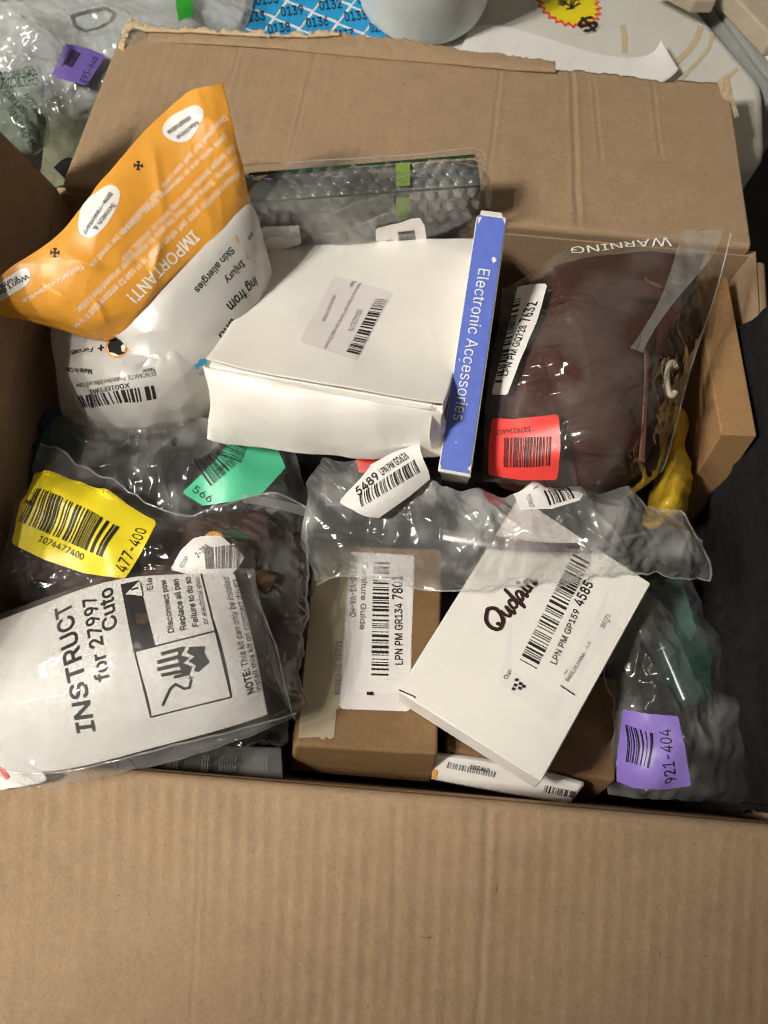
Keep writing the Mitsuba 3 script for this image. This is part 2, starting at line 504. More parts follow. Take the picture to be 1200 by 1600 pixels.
def tube(pts, r, sides=8):
    import warnings
    p = np.asarray(pts, float)
    t = np.gradient(p, axis=0); t /= np.linalg.norm(t, axis=1, keepdims=True) + 1e-12
    a = np.cross(t, [0.13, 0.21, 0.97]); a /= np.linalg.norm(a, axis=1, keepdims=True) + 1e-12
    b, g = np.cross(t, a), np.arange(sides) * 2 * np.pi / sides
    v = p[:, None] + r * (np.cos(g)[None, :, None] * a[:, None] + np.sin(g)[None, :, None] * b[:, None])
    i, j = np.meshgrid(np.arange(len(p) - 1), np.arange(sides), indexing='ij')
    q = np.stack([i * sides + j, i * sides + (j + 1) % sides, (i + 1) * sides + (j + 1) % sides, (i + 1) * sides + j], -1).reshape(-1, 4)
    return trimesh.Trimesh(v.reshape(-1, 3), np.vstack([q[:, [0, 1, 2]], q[:, [0, 2, 3]]]), process=False)


def ribbon(rows, th, n=(60, 12), disp=None):
    return Surf(rows, n, disp)


def edge_line(S, side, r=0.00035):
    """The thin doubled rim of a plastic film."""
    g = {'top': S.G[0], 'bottom': S.G[-1], 'left': S.G[:, 0], 'right': S.G[:, -1]}[side]
    return tube(g, r, 5)


# ------------------------------------------------------------------ the setting
FLOOR = -0.315
v = np.array([[-3, -3, FLOOR], [3, -3, FLOOR], [3, 4, FLOOR], [-3, 4, FLOOR]], float)
scene['floor'] = mikit.ply((v, np.array([[0, 1, 2, 3]])), 'm_floor')
tag('floor', 'dark floor under the carton', kind='structure')

# ------------------------------------------------------------------ the big open carton
carton = thing('cardboard_carton', 'large open brown corrugated carton holding all the packages', 'cardboard box')
X0, X1, Y0, Y1 = -0.2, 0.2025, 0.002, 0.3145
TH, BOT = 0.004, -0.31


def slab_box(x0, x1, y0, y1, z0, z1):
    m = trimesh.creation.box([x1 - x0, y1 - y0, z1 - z0])
    m.apply_translation([(x0 + x1) / 2, (y0 + y1) / 2, (z0 + z1) / 2])
    return m


put('wall', slab_box(X0 - TH, X1 + TH, Y0 - TH, Y0, BOT, -0.006), 'cardboard', carton, False)
put('wall', slab_box(X0 - TH, X1 + TH, Y1, Y1 + TH, BOT, -0.006), 'cardboard', carton, False)
put('wall', slab_box(X0 - TH, X0, Y0, Y1, BOT, -0.006), 'cardboard', carton, False)
put('wall', slab_box(X1, X1 + TH, Y0, Y1, BOT, -0.006), 'cardboard', carton, False)
put('bottom', slab_box(X0, X1, Y0, Y1, BOT, BOT + TH), 'cardboard', carton, False)


def flap(width, prof, to_world, nx, creases, amp, pitch, seed, ragged):
    """A corrugated flap: prof is a list of (outward, up) from the hinge; to_world(x, d, z)."""
    prof = np.array(prof, float)
    L = np.concatenate([[0], np.cumsum(np.linalg.norm(np.diff(prof, axis=0), axis=1))])
    fine = np.concatenate([np.linspace(0, 0.022, 16), np.linspace(0.022, L[-1], 70)[1:]])
    D, Z = np.interp(fine, L, prof[:, 0]), np.interp(fine, L, prof[:, 1])
    # rounded bend
    ker = np.array([1, 2, 3, 2, 1]) / 9.0
    for a in (D, Z):
        a[2:14] = np.convolve(a, ker, 'same')[2:14]
    x = np.linspace(-0.5, 0.5, nx) * width
    XX, LL = np.meshgrid(x, fine)
    P = np.stack([XX * 12, LL * 12, XX * 0], -1)
    ph = 2 * np.pi * XX / pitch + 0.8 * (meshkit.noise(P, seed) - 0.5)
    reach = np.clip((LL - 0.014) / 0.006, 0, 1)
    am = amp * (0.15 + 1.6 * meshkit.noise(P * [1.1, 0.8, 1], seed + 3))
    h = am * reach * (0.55 * np.sin(ph) + 0.35 * (np.abs(np.sin(ph / 2)) * 1.6 - 0.8) + 0.5 * (meshkit.noise(np.stack([XX / pitch * 1.3, LL * 45, XX * 0], -1), seed + 31) - 0.5))
    h += 0.0012 * (meshkit.fbm(P * 0.35, 3, seed + 8) - 0.5) * reach
    h -= 0.00025 * np.exp(-((LL - 0.024) / 0.0015) ** 2)
    for (cx, drift, w, dep, l0, l1) in creases:
        xc = cx + drift * LL + 0.0012 * (meshkit.noise(np.stack([LL * 60, LL * 0, LL * 0 + cx], -1), seed) - 0.5)
        k = np.clip((LL - l0) / 0.01, 0, 1) * np.clip((l1 - LL) / 0.01, 0, 1)
        h += k * dep * (-np.exp(-((XX - xc) / w) ** 2) + 0.7 * np.exp(-((XX - xc - 1.8 * w) / w) ** 2) + 0.5 * np.exp(-((XX - xc + 1.8 * w) / w) ** 2))
    if ragged:
        end = (meshkit.noise(np.stack([XX * 260, XX * 0, XX * 0], -1), seed + 20) - 0.5) * ragged + (meshkit.noise(np.stack([XX * 40, XX * 0, XX * 0], -1), seed + 21) - 0.5) * ragged * 1.5
        LLr = LL + end * np.clip((LL - L[-1] + 0.02) / 0.02, 0, 1)
        D = np.interp(LLr, np.append(L, L[-1] + 0.02), np.append(prof[:, 0], prof[-1, 0] + 0.02 * (prof[-1, 0] - prof[-2, 0]) / (L[-1] - L[-2])))
        Zr = np.interp(LLr, np.append(L, L[-1] + 0.02), np.append(prof[:, 1], prof[-1, 1] + 0.02 * (prof[-1, 1] - prof[-2, 1]) / (L[-1] - L[-2])))
        D2 = np.where(LL < 0.022, np.interp(LL, fine, np.interp(fine, L, prof[:, 0])), D)
        DD, ZZ = D2, Zr
    else:
        DD, ZZ = np.broadcast_to(D[:, None], XX.shape), np.broadcast_to(Z[:, None], XX.shape)
    G = to_world(XX, DD, ZZ)
    s = Surf.__new__(Surf)
    s.G, s.n = G, (nx, len(fine))
    s.normals()
    if s.N[len(fine) // 2, nx // 2] @ (EYE - s.G[len(fine) // 2, nx // 2]) < 0:
        s.G = s.G[:, ::-1].copy(); h = h[:, ::-1]; s.normals()
    s.G = s.G + s.N * h[..., None]
    s.normals()
    return s


xm, W = (X0 + X1) / 2, X1 - X0
fr_ = math.radians(17)
front = flap(W, [(0.001, -0.012), (0.0005, 0.0), (0.002, 0.003), (0.006, 0.0035), (0.165, 0.0035 - 0.16 * math.tan(fr_))],
             lambda x, d, z: np.stack([xm + x + 0.05 * d, Y0 - d, z], -1), 900,
             [(0.018, 0.0, 0.0020, 0.00042, 0.012, 0.2), (0.061, -0.01, 0.0017, 0.00030, 0.012, 0.2), (-0.073, 0.0, 0.0013, 0.00016, 0.02, 0.2)], 0.00024, 0.0076, 3, 0)
put('flap', front.slab(0.004), 'cardboard', carton, True, label='front flap with ribbed corrugation, nearest the viewer')
rear = flap(W - 0.006, [(0.001, -0.012), (0.0005, 0.0), (0.002, 0.002), (0.005, 0.002), (0.149, -0.031)],
            lambda x, d, z: np.stack([xm + x + 0.045 * d * (x > 0), Y1 + d, z], -1), 700,
            [(0.0985, -0.03, 0.0016, 0.0005, 0.014, 0.2), (0.116, -0.05, 0.0013, 0.00022, 0.07, 0.2), (0.152, -0.03, 0.0013, 0.00025, 0.08, 0.2), (0.043, 0.02, 0.0012, 0.00022, 0.05, 0.2),
             (-0.12, 0.0, 0.0012, 0.00018, 0.03, 0.2), (-0.075, 0.03, 0.0012, 0.00015, 0.03, 0.2)], 0.00009, 0.0076, 9, 0.003)
put('flap', rear.slab(0.004), 'cardboard', carton, True, label='rear flap with vertical creases and a torn far edge')
lean = math.radians(19)
left = flap(Y1 - Y0 - 0.004, [(0.001, -0.012), (0.0008, 0.0), (0.002, 0.004), (0.002 + 0.155 * math.sin(lean), 0.004 + 0.155 * math.cos(lean))],
            lambda x, d, z: np.stack([X0 - d, (Y0 + Y1) / 2 + x, z], -1), 200, [], 0.00005, 0.0076, 12, 0.002)
put('flap', left.slab(0.004), 'cardboard', carton, True, label='left flap standing upright in shade')
rightf = flap(Y1 - Y0 - 0.004, [(0.005, -0.022), (0.0052, -0.012), (0.0065, -0.010), (0.0085, -0.014), (0.02, -0.15)],
              lambda x, d, z: np.stack([X1 + d, (Y0 + Y1) / 2 + x, z], -1), 120, [], 0.00005, 0.0076, 15, 0)
put('flap', rightf.slab(0.004), 'cardboard', carton, True, label='right flap folded down outside')


# torn liner along the rear flap: pale ragged strips standing along its edges
def torn(pts, w, seed, mat='cardboard_edge', z=0.002):
    r = np.random.default_rng(seed)
    p = np.array([at(x, y, zz) for x, y, zz in pts])
    n = 46
    q = np.stack([np.interp(np.linspace(0, len(p) - 1, n), np.arange(len(p)), p[:, k]) for k in range(3)], 1)
    d = np.gradient(q, axis=0); d /= np.linalg.norm(d, axis=1, keepdims=True)
    o = np.cross([0, 0, 1.0], d)
    a = q - o * 0.002
    b = q + o * (w * (0.25 + 0.75 * r.random(n)) * np.interp(np.arange(n), [0, 3, n - 4, n - 1], [0.2, 1, 1, 0.2]))[:, None] + np.array([0, 0, 1]) * (0.0015 * r.random(n))[:, None]
    top = Surf([[*a], [*b]], (n, 5), world=True)
    if top.N[2, n // 2] @ [0, 0, 1] < 0:
        top = Surf([[*b], [*a]], (n, 5), world=True)
    return top.slab(0.0008)


def ragged(top, bottom, z, amp, seed, n=160):
    """A torn ply: a far edge (frayed) and a near edge, each a list of pixels."""
    t = np.linspace(0, 1, n)
    A = np.array([[*[np.interp(t[i] * (len(top) - 1), np.arange(len(top)), [p[c] for p in top]) for c in (0, 1)]] for i in range(n)])
    B = np.array([[*[np.interp(t[i] * (len(bottom) - 1), np.arange(len(bottom)), [p[c] for p in bottom]) for c in (0, 1)]] for i in range(n)])
    q = np.stack([t * 60, t * 0, t * 0 + seed], -1)
    A[:, 1] += amp * (meshkit.fbm(q, 4, seed) - 0.5) * 2
    rows = [[(*(A[i] * (1 - w) + B[i] * w), z + 0.0012 * math.sin(math.pi * w)) for i in range(n)] for w in (0, .35, .7, 1)]
    return Surf(rows, (n * 2, 10), crumple(.0006, 120, seed)).slab(.0012)


put('torn_ply', ragged([(232, 44), (330, 50), (430, 57), (480, 56), (530, 50), (580, 58), (620, 60), (700, 74), (800, 87), (868, 98)], [(232, 66), (330, 70), (430, 76), (530, 86), (620, 94), (700, 100), (800, 110), (868, 114)], -.0285, 5, 4), 'cardboard', carton, True, label='torn ply along the far edge of the rear flap')
put('torn_liner', ragged([(190, 48), (205, 28), (225, 40), (300, 44), (400, 50), (480, 52), (530, 48)], [(192, 58), (210, 44), (230, 50), (300, 51), (400, 57), (480, 59), (530, 56)], -.0265, 7, 14), 'cardboard_edge', carton, True, label='pale torn paper along the far edge of the rear flap')
for k in range(3):
    put('torn_liner', torn([(1140 + 5 * k, 188 - 3 * k, -.028), (1131 + 5 * k, 150, -.028), (1124 + 6 * k, 126 - k, -.028)], 0.0022, 5 + k), 'cardboard_edge', carton, 20)
put('torn_liner', torn([(196, 52, -.026), (189, 68, -.026), (190, 90, -.026)], 0.003, 9), 'cardboard_edge', carton, 20)

# ------------------------------------------------------------------ behind the carton
TZ = -0.062                                                   # the height of the tote's lid


def prism(poly, z0, z1, bevel=0.004):
    """A closed solid over a plan outline of world points, its upper edge rounded."""
    p = Polygon(poly)
    rings, zs = [], []
    for k in range(5):
        a = k / 4 * math.pi / 2
        rings.append(p.buffer(-bevel * (1 - math.cos(a)), join_style='round'))
        zs.append(z1 - bevel + bevel * math.sin(a))
    out = []
    n = 160
    R = []
    for q in [p] + rings:
        e = q.exterior
        R.append(np.array([e.interpolate(t, normalized=True).coords[0] for t in np.linspace(0, 1, n, endpoint=False)]))
    # align ring starts
    for i in range(1, len(R)):
        k = ((R[i] - R[0][0]) ** 2).sum(1).argmin()
        R[i] = np.roll(R[i], -k, axis=0)
        if np.cross(*(R[i][n // 8] - R[i][0], R[i][n // 4] - R[i][0])) * np.cross(*(R[0][n // 8] - R[0][0], R[0][n // 4] - R[0][0])) < 0:
            R[i] = np.roll(R[i][::-1], 1, axis=0)
    zz = [z0] + zs
    V = np.vstack([np.column_stack([r, np.full(n, z)]) for r, z in zip(R, zz)])
    F = []
    for i in range(len(R) - 1):
        j = np.arange(n)
        F.append(np.stack([i * n + j, i * n + (j + 1) % n, (i + 1) * n + (j + 1) % n, (i + 1) * n + j], 1))
    V = np.vstack([V, [[*np.mean(R[-1], 0), z1]]])
    j = np.arange(n)
    t = np.stack([(len(R) - 1) * n + j, (len(R) - 1) * n + (j + 1) % n, np.full(n, len(V) - 1)], 1)
    F = np.vstack(F)
    m = trimesh.Trimesh(V, np.vstack([F[:, [0, 1, 2]], F[:, [0, 2, 3]], t]), process=False)
    if m.face_normals[-1][2] < 0:
        m.invert()
    return m


def plan(pts, z):
    return [tuple(at(x, y, z)[:2]) for x, y in pts]


def rounded(poly, r):
    return list(Polygon(poly).buffer(-r).buffer(r, quad_segs=12).exterior.coords)[:-1]


# white tote with a rounded corner: the rear flap lies over its near edge
tote = thing('white_tote', 'white plastic tote with brown drip stains behind the rear flap', 'storage tote')
a, b, c_ = at(1186, 150, TZ), at(1085, -5, TZ), at(470, -200, TZ)
pl = rounded([(-0.10, 0.425), (a[0] + 0.004, 0.425), (a[0] + 0.006, a[1] + 0.012), (b[0] - 0.002, b[1]), (b[0] - 0.06, b[1] + 0.10), (-0.10, 0.80)], 0.022)
put('body', prism(pl, FLOOR, TZ, 0.010), 'white_plastic', tote, 40)
totetop = flat([at(430, -40, TZ), at(1180, -40, TZ), at(1180, 330, TZ), at(422, 330, TZ)], (40, 40))
for pts, w in (([(1095, 42), (1088, 62), (1076, 80), (1056, 98), (1046, 106)], 9), ([(1113, 52), (1108, 74), (1092, 95), (1072, 115), (1062, 126)], 6), ([(972, 40), (976, 60), (975, 84)], 9), ([(1152, 108), (1140, 118), (1128, 124)], 6)):
    put('stain', stroke(totetop, pts, w, 0.0006, 0), 'stain', tote, False, label='brown drip stain on the white tote lid' if pts[0][0] == 1095 else None)

# starburst price sticker on the tote
burst = thing('price_sticker', 'yellow starburst price sticker with red edge on the white tote', 'sticker')
cx, cy, star, star2 = 888, 8, [], []
for k in range(48):
    a_ = 2 * math.pi * k / 48
    e = 1.0 if k % 2 else 0.84
    ex, ey = 56 * e * math.cos(a_), 36 * e * math.sin(a_)
    q = math.radians(22)
    star.append((cx + ex * math.cos(q) - ey * math.sin(q), cy + ex * math.sin(q) + ey * math.cos(q)))
    star2.append((cx + 0.9 * (star[-1][0] - cx), cy + 0.9 * (star[-1][1] - cy)))
put('backing', shape(totetop, [(cx + 1.3 * (x - cx), cy + 1.45 * (y - cy)) for x, y in star[::4]], 0.0006, 0, 0), 'white_plastic', burst, False)
put('edge', shape(totetop, star, 0.0010, 0), 'red_sticker', burst, False, label='red zigzag edge')
put('face', shape(totetop, star2, 0.0014, 0), 'yellow_sticker', burst, False)
put('price', write(totetop, '$', (922, 26), (898, 40), (914, 8), True, 0.0018, 0), 'ink', burst, False)
put('price', cat([stroke(totetop, [(872, 4), (890, 12), (893, 2)], 2.5, 0.0018, 0), stroke(totetop, [(884, 18), (906, 8)], 2.5, 0.0018, 0), write(totetop, '15', (905, 3), (880, -8), (914, -14), False, 0.0018, 0)]), 'ink', burst, False)

# white bucket standing on the tote
bucket = thing('white_bucket', 'round white plastic bucket standing on the tote', 'bucket')
bc = at(655, 30, TZ)
bl, brt = at(556, 20, TZ), at(752, 20, TZ)
R0 = 0.0335 * np.linalg.norm(brt - bl) / 0.07 if False else np.linalg.norm(brt - bl) / 2 * 1.03
c0 = (at(653, 78, TZ) + np.array([0.0, R0 * 0.93, 0.0]))
prof = [(0, 0), (R0 - 0.010, 0), (R0 - 0.004, 0.002), (R0 - 0.001, 0.006), (R0, 0.012), (R0 + 0.004, 0.10), (R0 + 0.006, 0.15), (R0 + 0.003, 0.15), (R0 - 0.001, 0.10), (0, 0.09)]
m = trimesh.creation.revolve(np.array(prof), sections=96)
m.apply_translation([c0[0], c0[1], TZ + 0.0012])
put('shell', m, 'cool_plastic', bucket, 40)

# sheet of blue number stickers
nums = thing('number_sheet', 'white sheet of blue numbered stickers behind the rear flap', 'sticker sheet')
NS = flat([at(372, -70, TZ + .004), at(640, -50, TZ + .004), at(600, 62, TZ + .004), at(372, 54, TZ + .004)], (24, 24))
put('backing', NS.slab(0.0006), 'white_label', nums, False)
ux, uy, vx, vy = 39.5, 17.5, -20.5, 27.0      # sticker steps in pixels
txt = ['0138', '0135', '0133', '0137', '0132', '0136', '0134', '0139']
k = 0
for i in range(-1, 6):
    for j in range(-2, 4):
        x, y = 408 + i * ux + j * vx, -16 + i * uy + j * vy
        q = [(x + 2, y + 3), (x + ux - 2, y + uy - 0), (x + ux + vx + 2, y + uy + vy - 3), (x + vx + 3, y + vy - 0)]
        P = Polygon(q).intersection(sbox(374, -60, 606, 60))
        k += 1
        if P.is_empty or P.area < 150:
            continue
        key = put('blue_sticker', shape(NS, P, 0.0004, 0), 'blue_sticker', nums, False)
        if P.area > 500:
            put('number', write(NS, txt[k % 8], (x + vx + 13, y + vy - 2), (x + ux * .95 + vx * .25 - 5, y + uy * .95 + vy * .25 - 2), (x + vx * .45 + 6, y + vy * .45 - 1), True, 0.0007, 0), 'ink', key, False)

# paper strip
strip = thing('paper_strip', 'torn strip of white ruled paper lying on the tote', 'paper')
PS = Surf([[(735, 40, TZ + .004), (820, 48, TZ + .003), (900, 74, TZ + .003), (985, 90, TZ + .004), (1032, 62, TZ + .012)],
           [(715, 90, TZ + .002), (800, 105, TZ + .002), (890, 118, TZ + .002), (985, 135, TZ + .003), (1060, 108, TZ + .008)]], (60, 14))
put('sheet', PS.slab(0.0004), 'paper', strip, True)
put('ruling', cat([stroke(PS, [(x, 44 + 0.2 * (x - 735)), (x - 14, 72 + 0.2 * (x - 735))], 1.5, 0.0004, 0) for x in (770, 815, 858, 900, 944, 985)]), 'grey_label', strip, False)

# second tote and a board at the right
tote2 = thing('grey_tote', 'grey plastic tote rim beyond the white tote at the right edge', 'storage tote')
z2 = TZ + 0.004
put('rim', prism(plan([(1088, -30), (1175, 92), (1212, 140), (1260, 140), (1260, -30)], z2), FLOOR, z2, 0.006), 'grey_plastic', tote2, 40)
put('lip', prism(plan([(1112, -30), (1190, 78), (1220, 112), (1260, 112), (1260, -30)], z2 + .006), z2 - .02, z2 + .007, 0.003), 'white_plastic', tote2, 40)
board = thing('wooden_board', 'pale wooden board at the top right corner', 'board')
put('plank', prism(plan([(1138, -10), (1205, 62), (1290, 60), (1290, -60), (1130, -60)], z2 + .02), z2 + .007, z2 + .022, 0.002), 'wood', board, 40)
board2 = thing('wooden_board', 'short piece of pale board at the top edge left of the corner board', 'board')
put('plank', prism(plan([(1020, -30), (1120, -30), (1118, 4), (1085, 4)], z2 + .02), z2 + .012, z2 + .022, 0.002), 'wood', board2, 40)

# clear bags lying behind at the left
bg = thing('bagged_package', 'clear bag with purple sticker and slate contents behind the carton at upper left', 'plastic bag')
BS = Surf([[(-60, -40, -.05), (90, -40, -.045), (230, -35, -.045), (385, -30, -.05)],
           [(-50, 60, -.05), (90, 40, -.035), (230, 30, -.036), (380, 20, -.05)],
           [(60, 160, -.055), (150, 120, -.04), (240, 90, -.042), (370, 50, -.055)],
           [(75, 200, -.07), (160, 160, -.065), (240, 130, -.06), (370, 90, -.065)]], (110, 80), crumple(.0014, 45, 3))
put('contents', BS.solid(0.05), 'slate', bg, True)
BF = Surf([[(-60, -40, -.038), (90, -40, -.036), (230, -35, -.036), (392, -30, -.045)],
           [(-50, 60, -.035), (90, 40, -.027), (230, 30, -.028), (392, 25, -.045)],
           [(50, 165, -.045), (150, 125, -.032), (240, 94, -.034), (380, 52, -.046)],
           [(62, 205, -.06), (160, 166, -.055), (240, 136, -.05), (380, 96, -.055)]], (150, 110), folds_(0.002138, 0.01808, 13))
put('film', BF.sheet(), 'film_grey', bg, True)
BP = Surf([[(102, 66, -.024), (135, 72, -.023), (166, 85, -.024)], [(78, 118, -.027), (104, 128, -.026), (132, 138, -.027)]], (40, 30))
st_ = put('sticker', shape(BP, [(102, 68), (164, 86), (162, 94), (134, 134), (124, 131), (80, 119)], 0, 0.004, 4), 'dark_purple_sticker', bg, True, label='dark purple number sticker')
put('barcode', barcode(BP, (96, 99), (112, 106), (112, 77), 9, 4), 'ink', st_, False)
put('number', write(BP, '893-646', (134, 131), (154, 91), (124, 127)), 'ink', st_, False)
loop = [at(x, y, -.034) for x, y in ((112, 26), (118, 42), (135, 50), (155, 45), (172, 35), (180, 22), (165, 14), (140, 18), (112, 26))]
put('cord', tube(np.array([np.interp(np.linspace(0, 8, 60), np.arange(9), np.array(loop)[:, k]) for k in range(3)]).T, 0.0012), 'dark_grey', bg, True)
put('green_print', shape(BF, [(272, -20), (303, -20), (300, 28), (278, 34)], .0004), 'bright_green', bg, True)
gz = thing('ziplock_bag', 'grey zip bag edge between the purple sticker bag and the carton', 'plastic bag')
GZ = Surf([[(70, 165, -.05), (150, 125, -.05), (240, 85, -.05)], [(72, 190, -.055), (150, 152, -.055), (240, 108, -.055)], [(60, 300, -.09), (150, 270, -.09), (220, 240, -.09)]], (80, 60), crumple(.0015, 50, 23))
put('contents', GZ.solid(0.04), 'olive', gz, True)
GF = Surf([[(70, 163, -.046), (150, 122, -.046), (240, 82, -.046)], [(72, 190, -.049), (150, 150, -.049), (240, 106, -.049)], [(60, 300, -.082), (150, 270, -.082), (220, 240, -.082)]], (100, 80), folds_(0.001425, 0.01736, 24))
put('film', GF.sheet(), 'film_grey', gz, True)
put('zip', tube(GF.G[12, :], 0.0016), 'grey_plastic', gz, True)
pg = thing('bubble_bag', 'clear bag with green printed warning text at the left edge', 'plastic bag')
WS = Surf([[(-40, 118, -.03), (25, 108, -.028), (62, 98, -.03)], [(-30, 165, -.028), (30, 160, -.022), (72, 152, -.03)], [(10, 220, -.035), (45, 215, -.03), (78, 200, -.04)], [(40, 245, -.05), (58, 240, -.045), (70, 225, -.05)]], (80, 80), folds_(0.001069, 0.0124, 33))
put('film', WS.sheet(), 'film_green', pg, True)
for s_, a0, a1, a2 in (('AND CARRIAGES', (-8, 128), (60, 118), (-10, 116)), ('TO CHILDREN', (-2, 140), (66, 132), (-6, 127)), ('CRIBS', (4, 147), (36, 178), (9, 139)), ('NOT A TOY', (36, 150), (68, 200), (42, 142)), ('THIS BAG IS', (10, 170), (48, 232), (18, 164)), ('KEEP AWAY', (44, 190), (62, 222), (50, 184))):
    put('printing', write(WS, s_, a0, a1, a2), 'green_ink', pg, False)
FB = Surf([[(-60, -30, -.03), (20, 0, -.018), (85, 20, -.022), (110, 30, -.03)], [(-60, 40, -.02), (20, 45, -.008), (70, 60, -.01), (100, 75, -.024)], [(-40, 118, -.026), (20, 105, -.018), (62, 98, -.02), (92, 100, -.028)]], (100, 90), folds_(0.00285, 0.02067, 43))
lb = thing('crumpled_film_bag', 'crumpled hazy clear plastic bag at the top left corner', 'plastic bag')
put('film', FB.sheet(), 'film_haze', lb, True)
gr = thing('green_packet', 'bright green packet sliver behind the orange bag', 'packet')
put('body', Surf([[(158, 195, -.07), (185, 190, -.07)], [(128, 262, -.075), (185, 262, -.075)]], (12, 16)).slab(0.006), 'bright_green', gr, True)
sp = thing('black_strap', 'black rubber strap end behind the left flap', 'strap')
put('band', Surf([[(84, 262, -.045), (108, 246, -.035), (124, 262, -.035)], [(110, 290, -.05), (128, 284, -.04), (140, 300, -.04)], [(140, 330, -.07), (160, 330, -.065), (175, 340, -.065)]], (30, 30)).slab(0.006), 'black_plastic', sp, True)
db = thing('ribbed_case', 'dark ribbed case under the green packet', 'case')
RB = Surf([[(118, 254, -.08), (190, 254, -.08)], [(118, 330, -.085), (190, 330, -.085)]], (8, 60), lambda P: 0.0012 * np.sign(np.sin(P[..., 1] * 900)))
put('shell', RB.slab(0.01), 'dark_grey', db, True)

# ------------------------------------------------------------------ what fills the carton underneath
fillers = thing('black_wrapping', 'black plastic wrapping deep in the carton under the packages', 'plastic wrapping')
FS = Surf([[(X0 + .006, .308, -.11), (-.1, .308, -.10), (0, .308, -.11), (.1, .308, -.10), (X1 - .006, .308, -.10)],
           [(X0 + .006, .2, -.10), (-.1, .2, -.085), (0, .2, -.10), (.1, .2, -.10), (X1 - .006, .2, -.11)],
           [(X0 + .006, .1, -.10), (-.1, .1, -.08), (0, .1, -.115), (.1, .1, -.115), (X1 - .006, .1, -.09)],
           [(X0 + .006, .006, -.11), (-.1, .006, -.10), (0, .006, -.12), (.1, .006, -.12), (X1 - .006, .006, -.10)]], (110, 90), crumple(.006, 30, 51), world=True)
put('sheet', FS.slab(0.003), 'black_plastic', fillers, True)
bcl = thing('black_garment', 'black cloth pushed down along the right side of the carton', 'cloth')
CS = Surf([[(.160, .300, -.09), (.182, .302, -.07), (.1965, .290, -.050), (.2045, .268, .004), (.2180, .268, .004), (.2380, .262, -.06)],
           [(.168, .240, -.12), (.186, .240, -.115), (.198, .240, -.090), (.2045, .240, .009), (.2180, .240, .007), (.2450, .240, -.06)],
           [(.160, .165, -.12), (.184, .165, -.110), (.198, .165, -.080), (.2045, .165, .012), (.2200, .165, .007), (.2550, .165, -.05)],
           [(.148, .090, -.085), (.178, .090, -.045), (.195, .090, -.016), (.2045, .090, .013), (.2200, .090, .007), (.2550, .090, -.05)],
           [(.145, .030, -.09), (.175, .030, -.055), (.195, .030, -.020), (.2045, .030, .012), (.2200, .030, .007), (.2450, .030, -.06)],
           [(.150, .006, -.10), (.175, .006, -.065), (.195, .006, -.028), (.2045, .004, .009), (.2180, .004, .006), (.2350, .004, -.08)]], (120, 110), lambda P: 0.003 + crumple(.004, 24, 61)(P), world=True)
put('fabric', CS.slab(0.003), 'black_cloth', bcl, True)
tl = thing('teal_knit', 'teal knitted cloth at the left wall of the carton', 'cloth')
TK = Surf([[(60, 660, -.05), (100, 640, -.035), (150, 640, -.04)], [(40, 720, -.045), (95, 700, -.03), (140, 690, -.035)], [(35, 790, -.05), (90, 770, -.04), (140, 760, -.045)]], (70, 70), crumple(.005, 90, 71))
put('fabric', TK.solid(0.03), 'teal_cloth', tl, True)

# ------------------------------------------------------------------ black bubble-wrapped package at the back
bp = thing('bubble_wrapped_package', 'black bubble wrapped package in clear film standing against the rear wall', 'package')
t1, t2, t3, t4 = at(372, 270, .034), at(747, 246, .034), at(753, 290, .034), at(372, 318, .034)
dn = np.array([0, 0.004, -0.13])
put('box', hexa([t1, t2, t3, t4, t1 + dn, t2 + dn, t3 + dn, t4 + dn], 0.003), 'charcoal', bp, 30)


def bubbles(a, b, c, d, nu, nv, h, seed):
    """A sheet with bubbles in staggered rows over the face TL TR BR BL."""
    k = 7
    u, w = np.meshgrid(np.linspace(0, 1, nu * k), np.linspace(0, 1, nv * k))
    P = (np.asarray(a)[None, None] * ((1 - u) * (1 - w))[..., None] + np.asarray(b) * (u * (1 - w))[..., None] + np.asarray(c) * (u * w)[..., None] + np.asarray(d) * ((1 - u) * w)[..., None])
    row = np.floor(w * nv * .9999)
    x = (u * nu + 0.5 * (row % 2)) % 1.0 - 0.5
    y = (w * nv) % 1.0 - 0.5
    hh = np.sqrt(np.clip(1 - (x * x + y * y) / 0.19, 0, 1)) * h * (0.5 + 0.7 * meshkit.noise(P * 90, seed))
    N = np.cross(np.asarray(d) - a, np.asarray(b) - a); N /= np.linalg.norm(N)
    P = P + N * (0.0006 + hh)[..., None]
    g = np.arange(P.shape[0] * P.shape[1]).reshape(P.shape[:2])
    F = np.stack([g[:-1, :-1].ravel(), g[1:, :-1].ravel(), g[1:, 1:].ravel(), g[:-1, 1:].ravel()], 1)
    return tri((P.reshape(-1, 3), np.vstack([F[:, [0, 1, 2]], F[:, [0, 2, 3]]])))


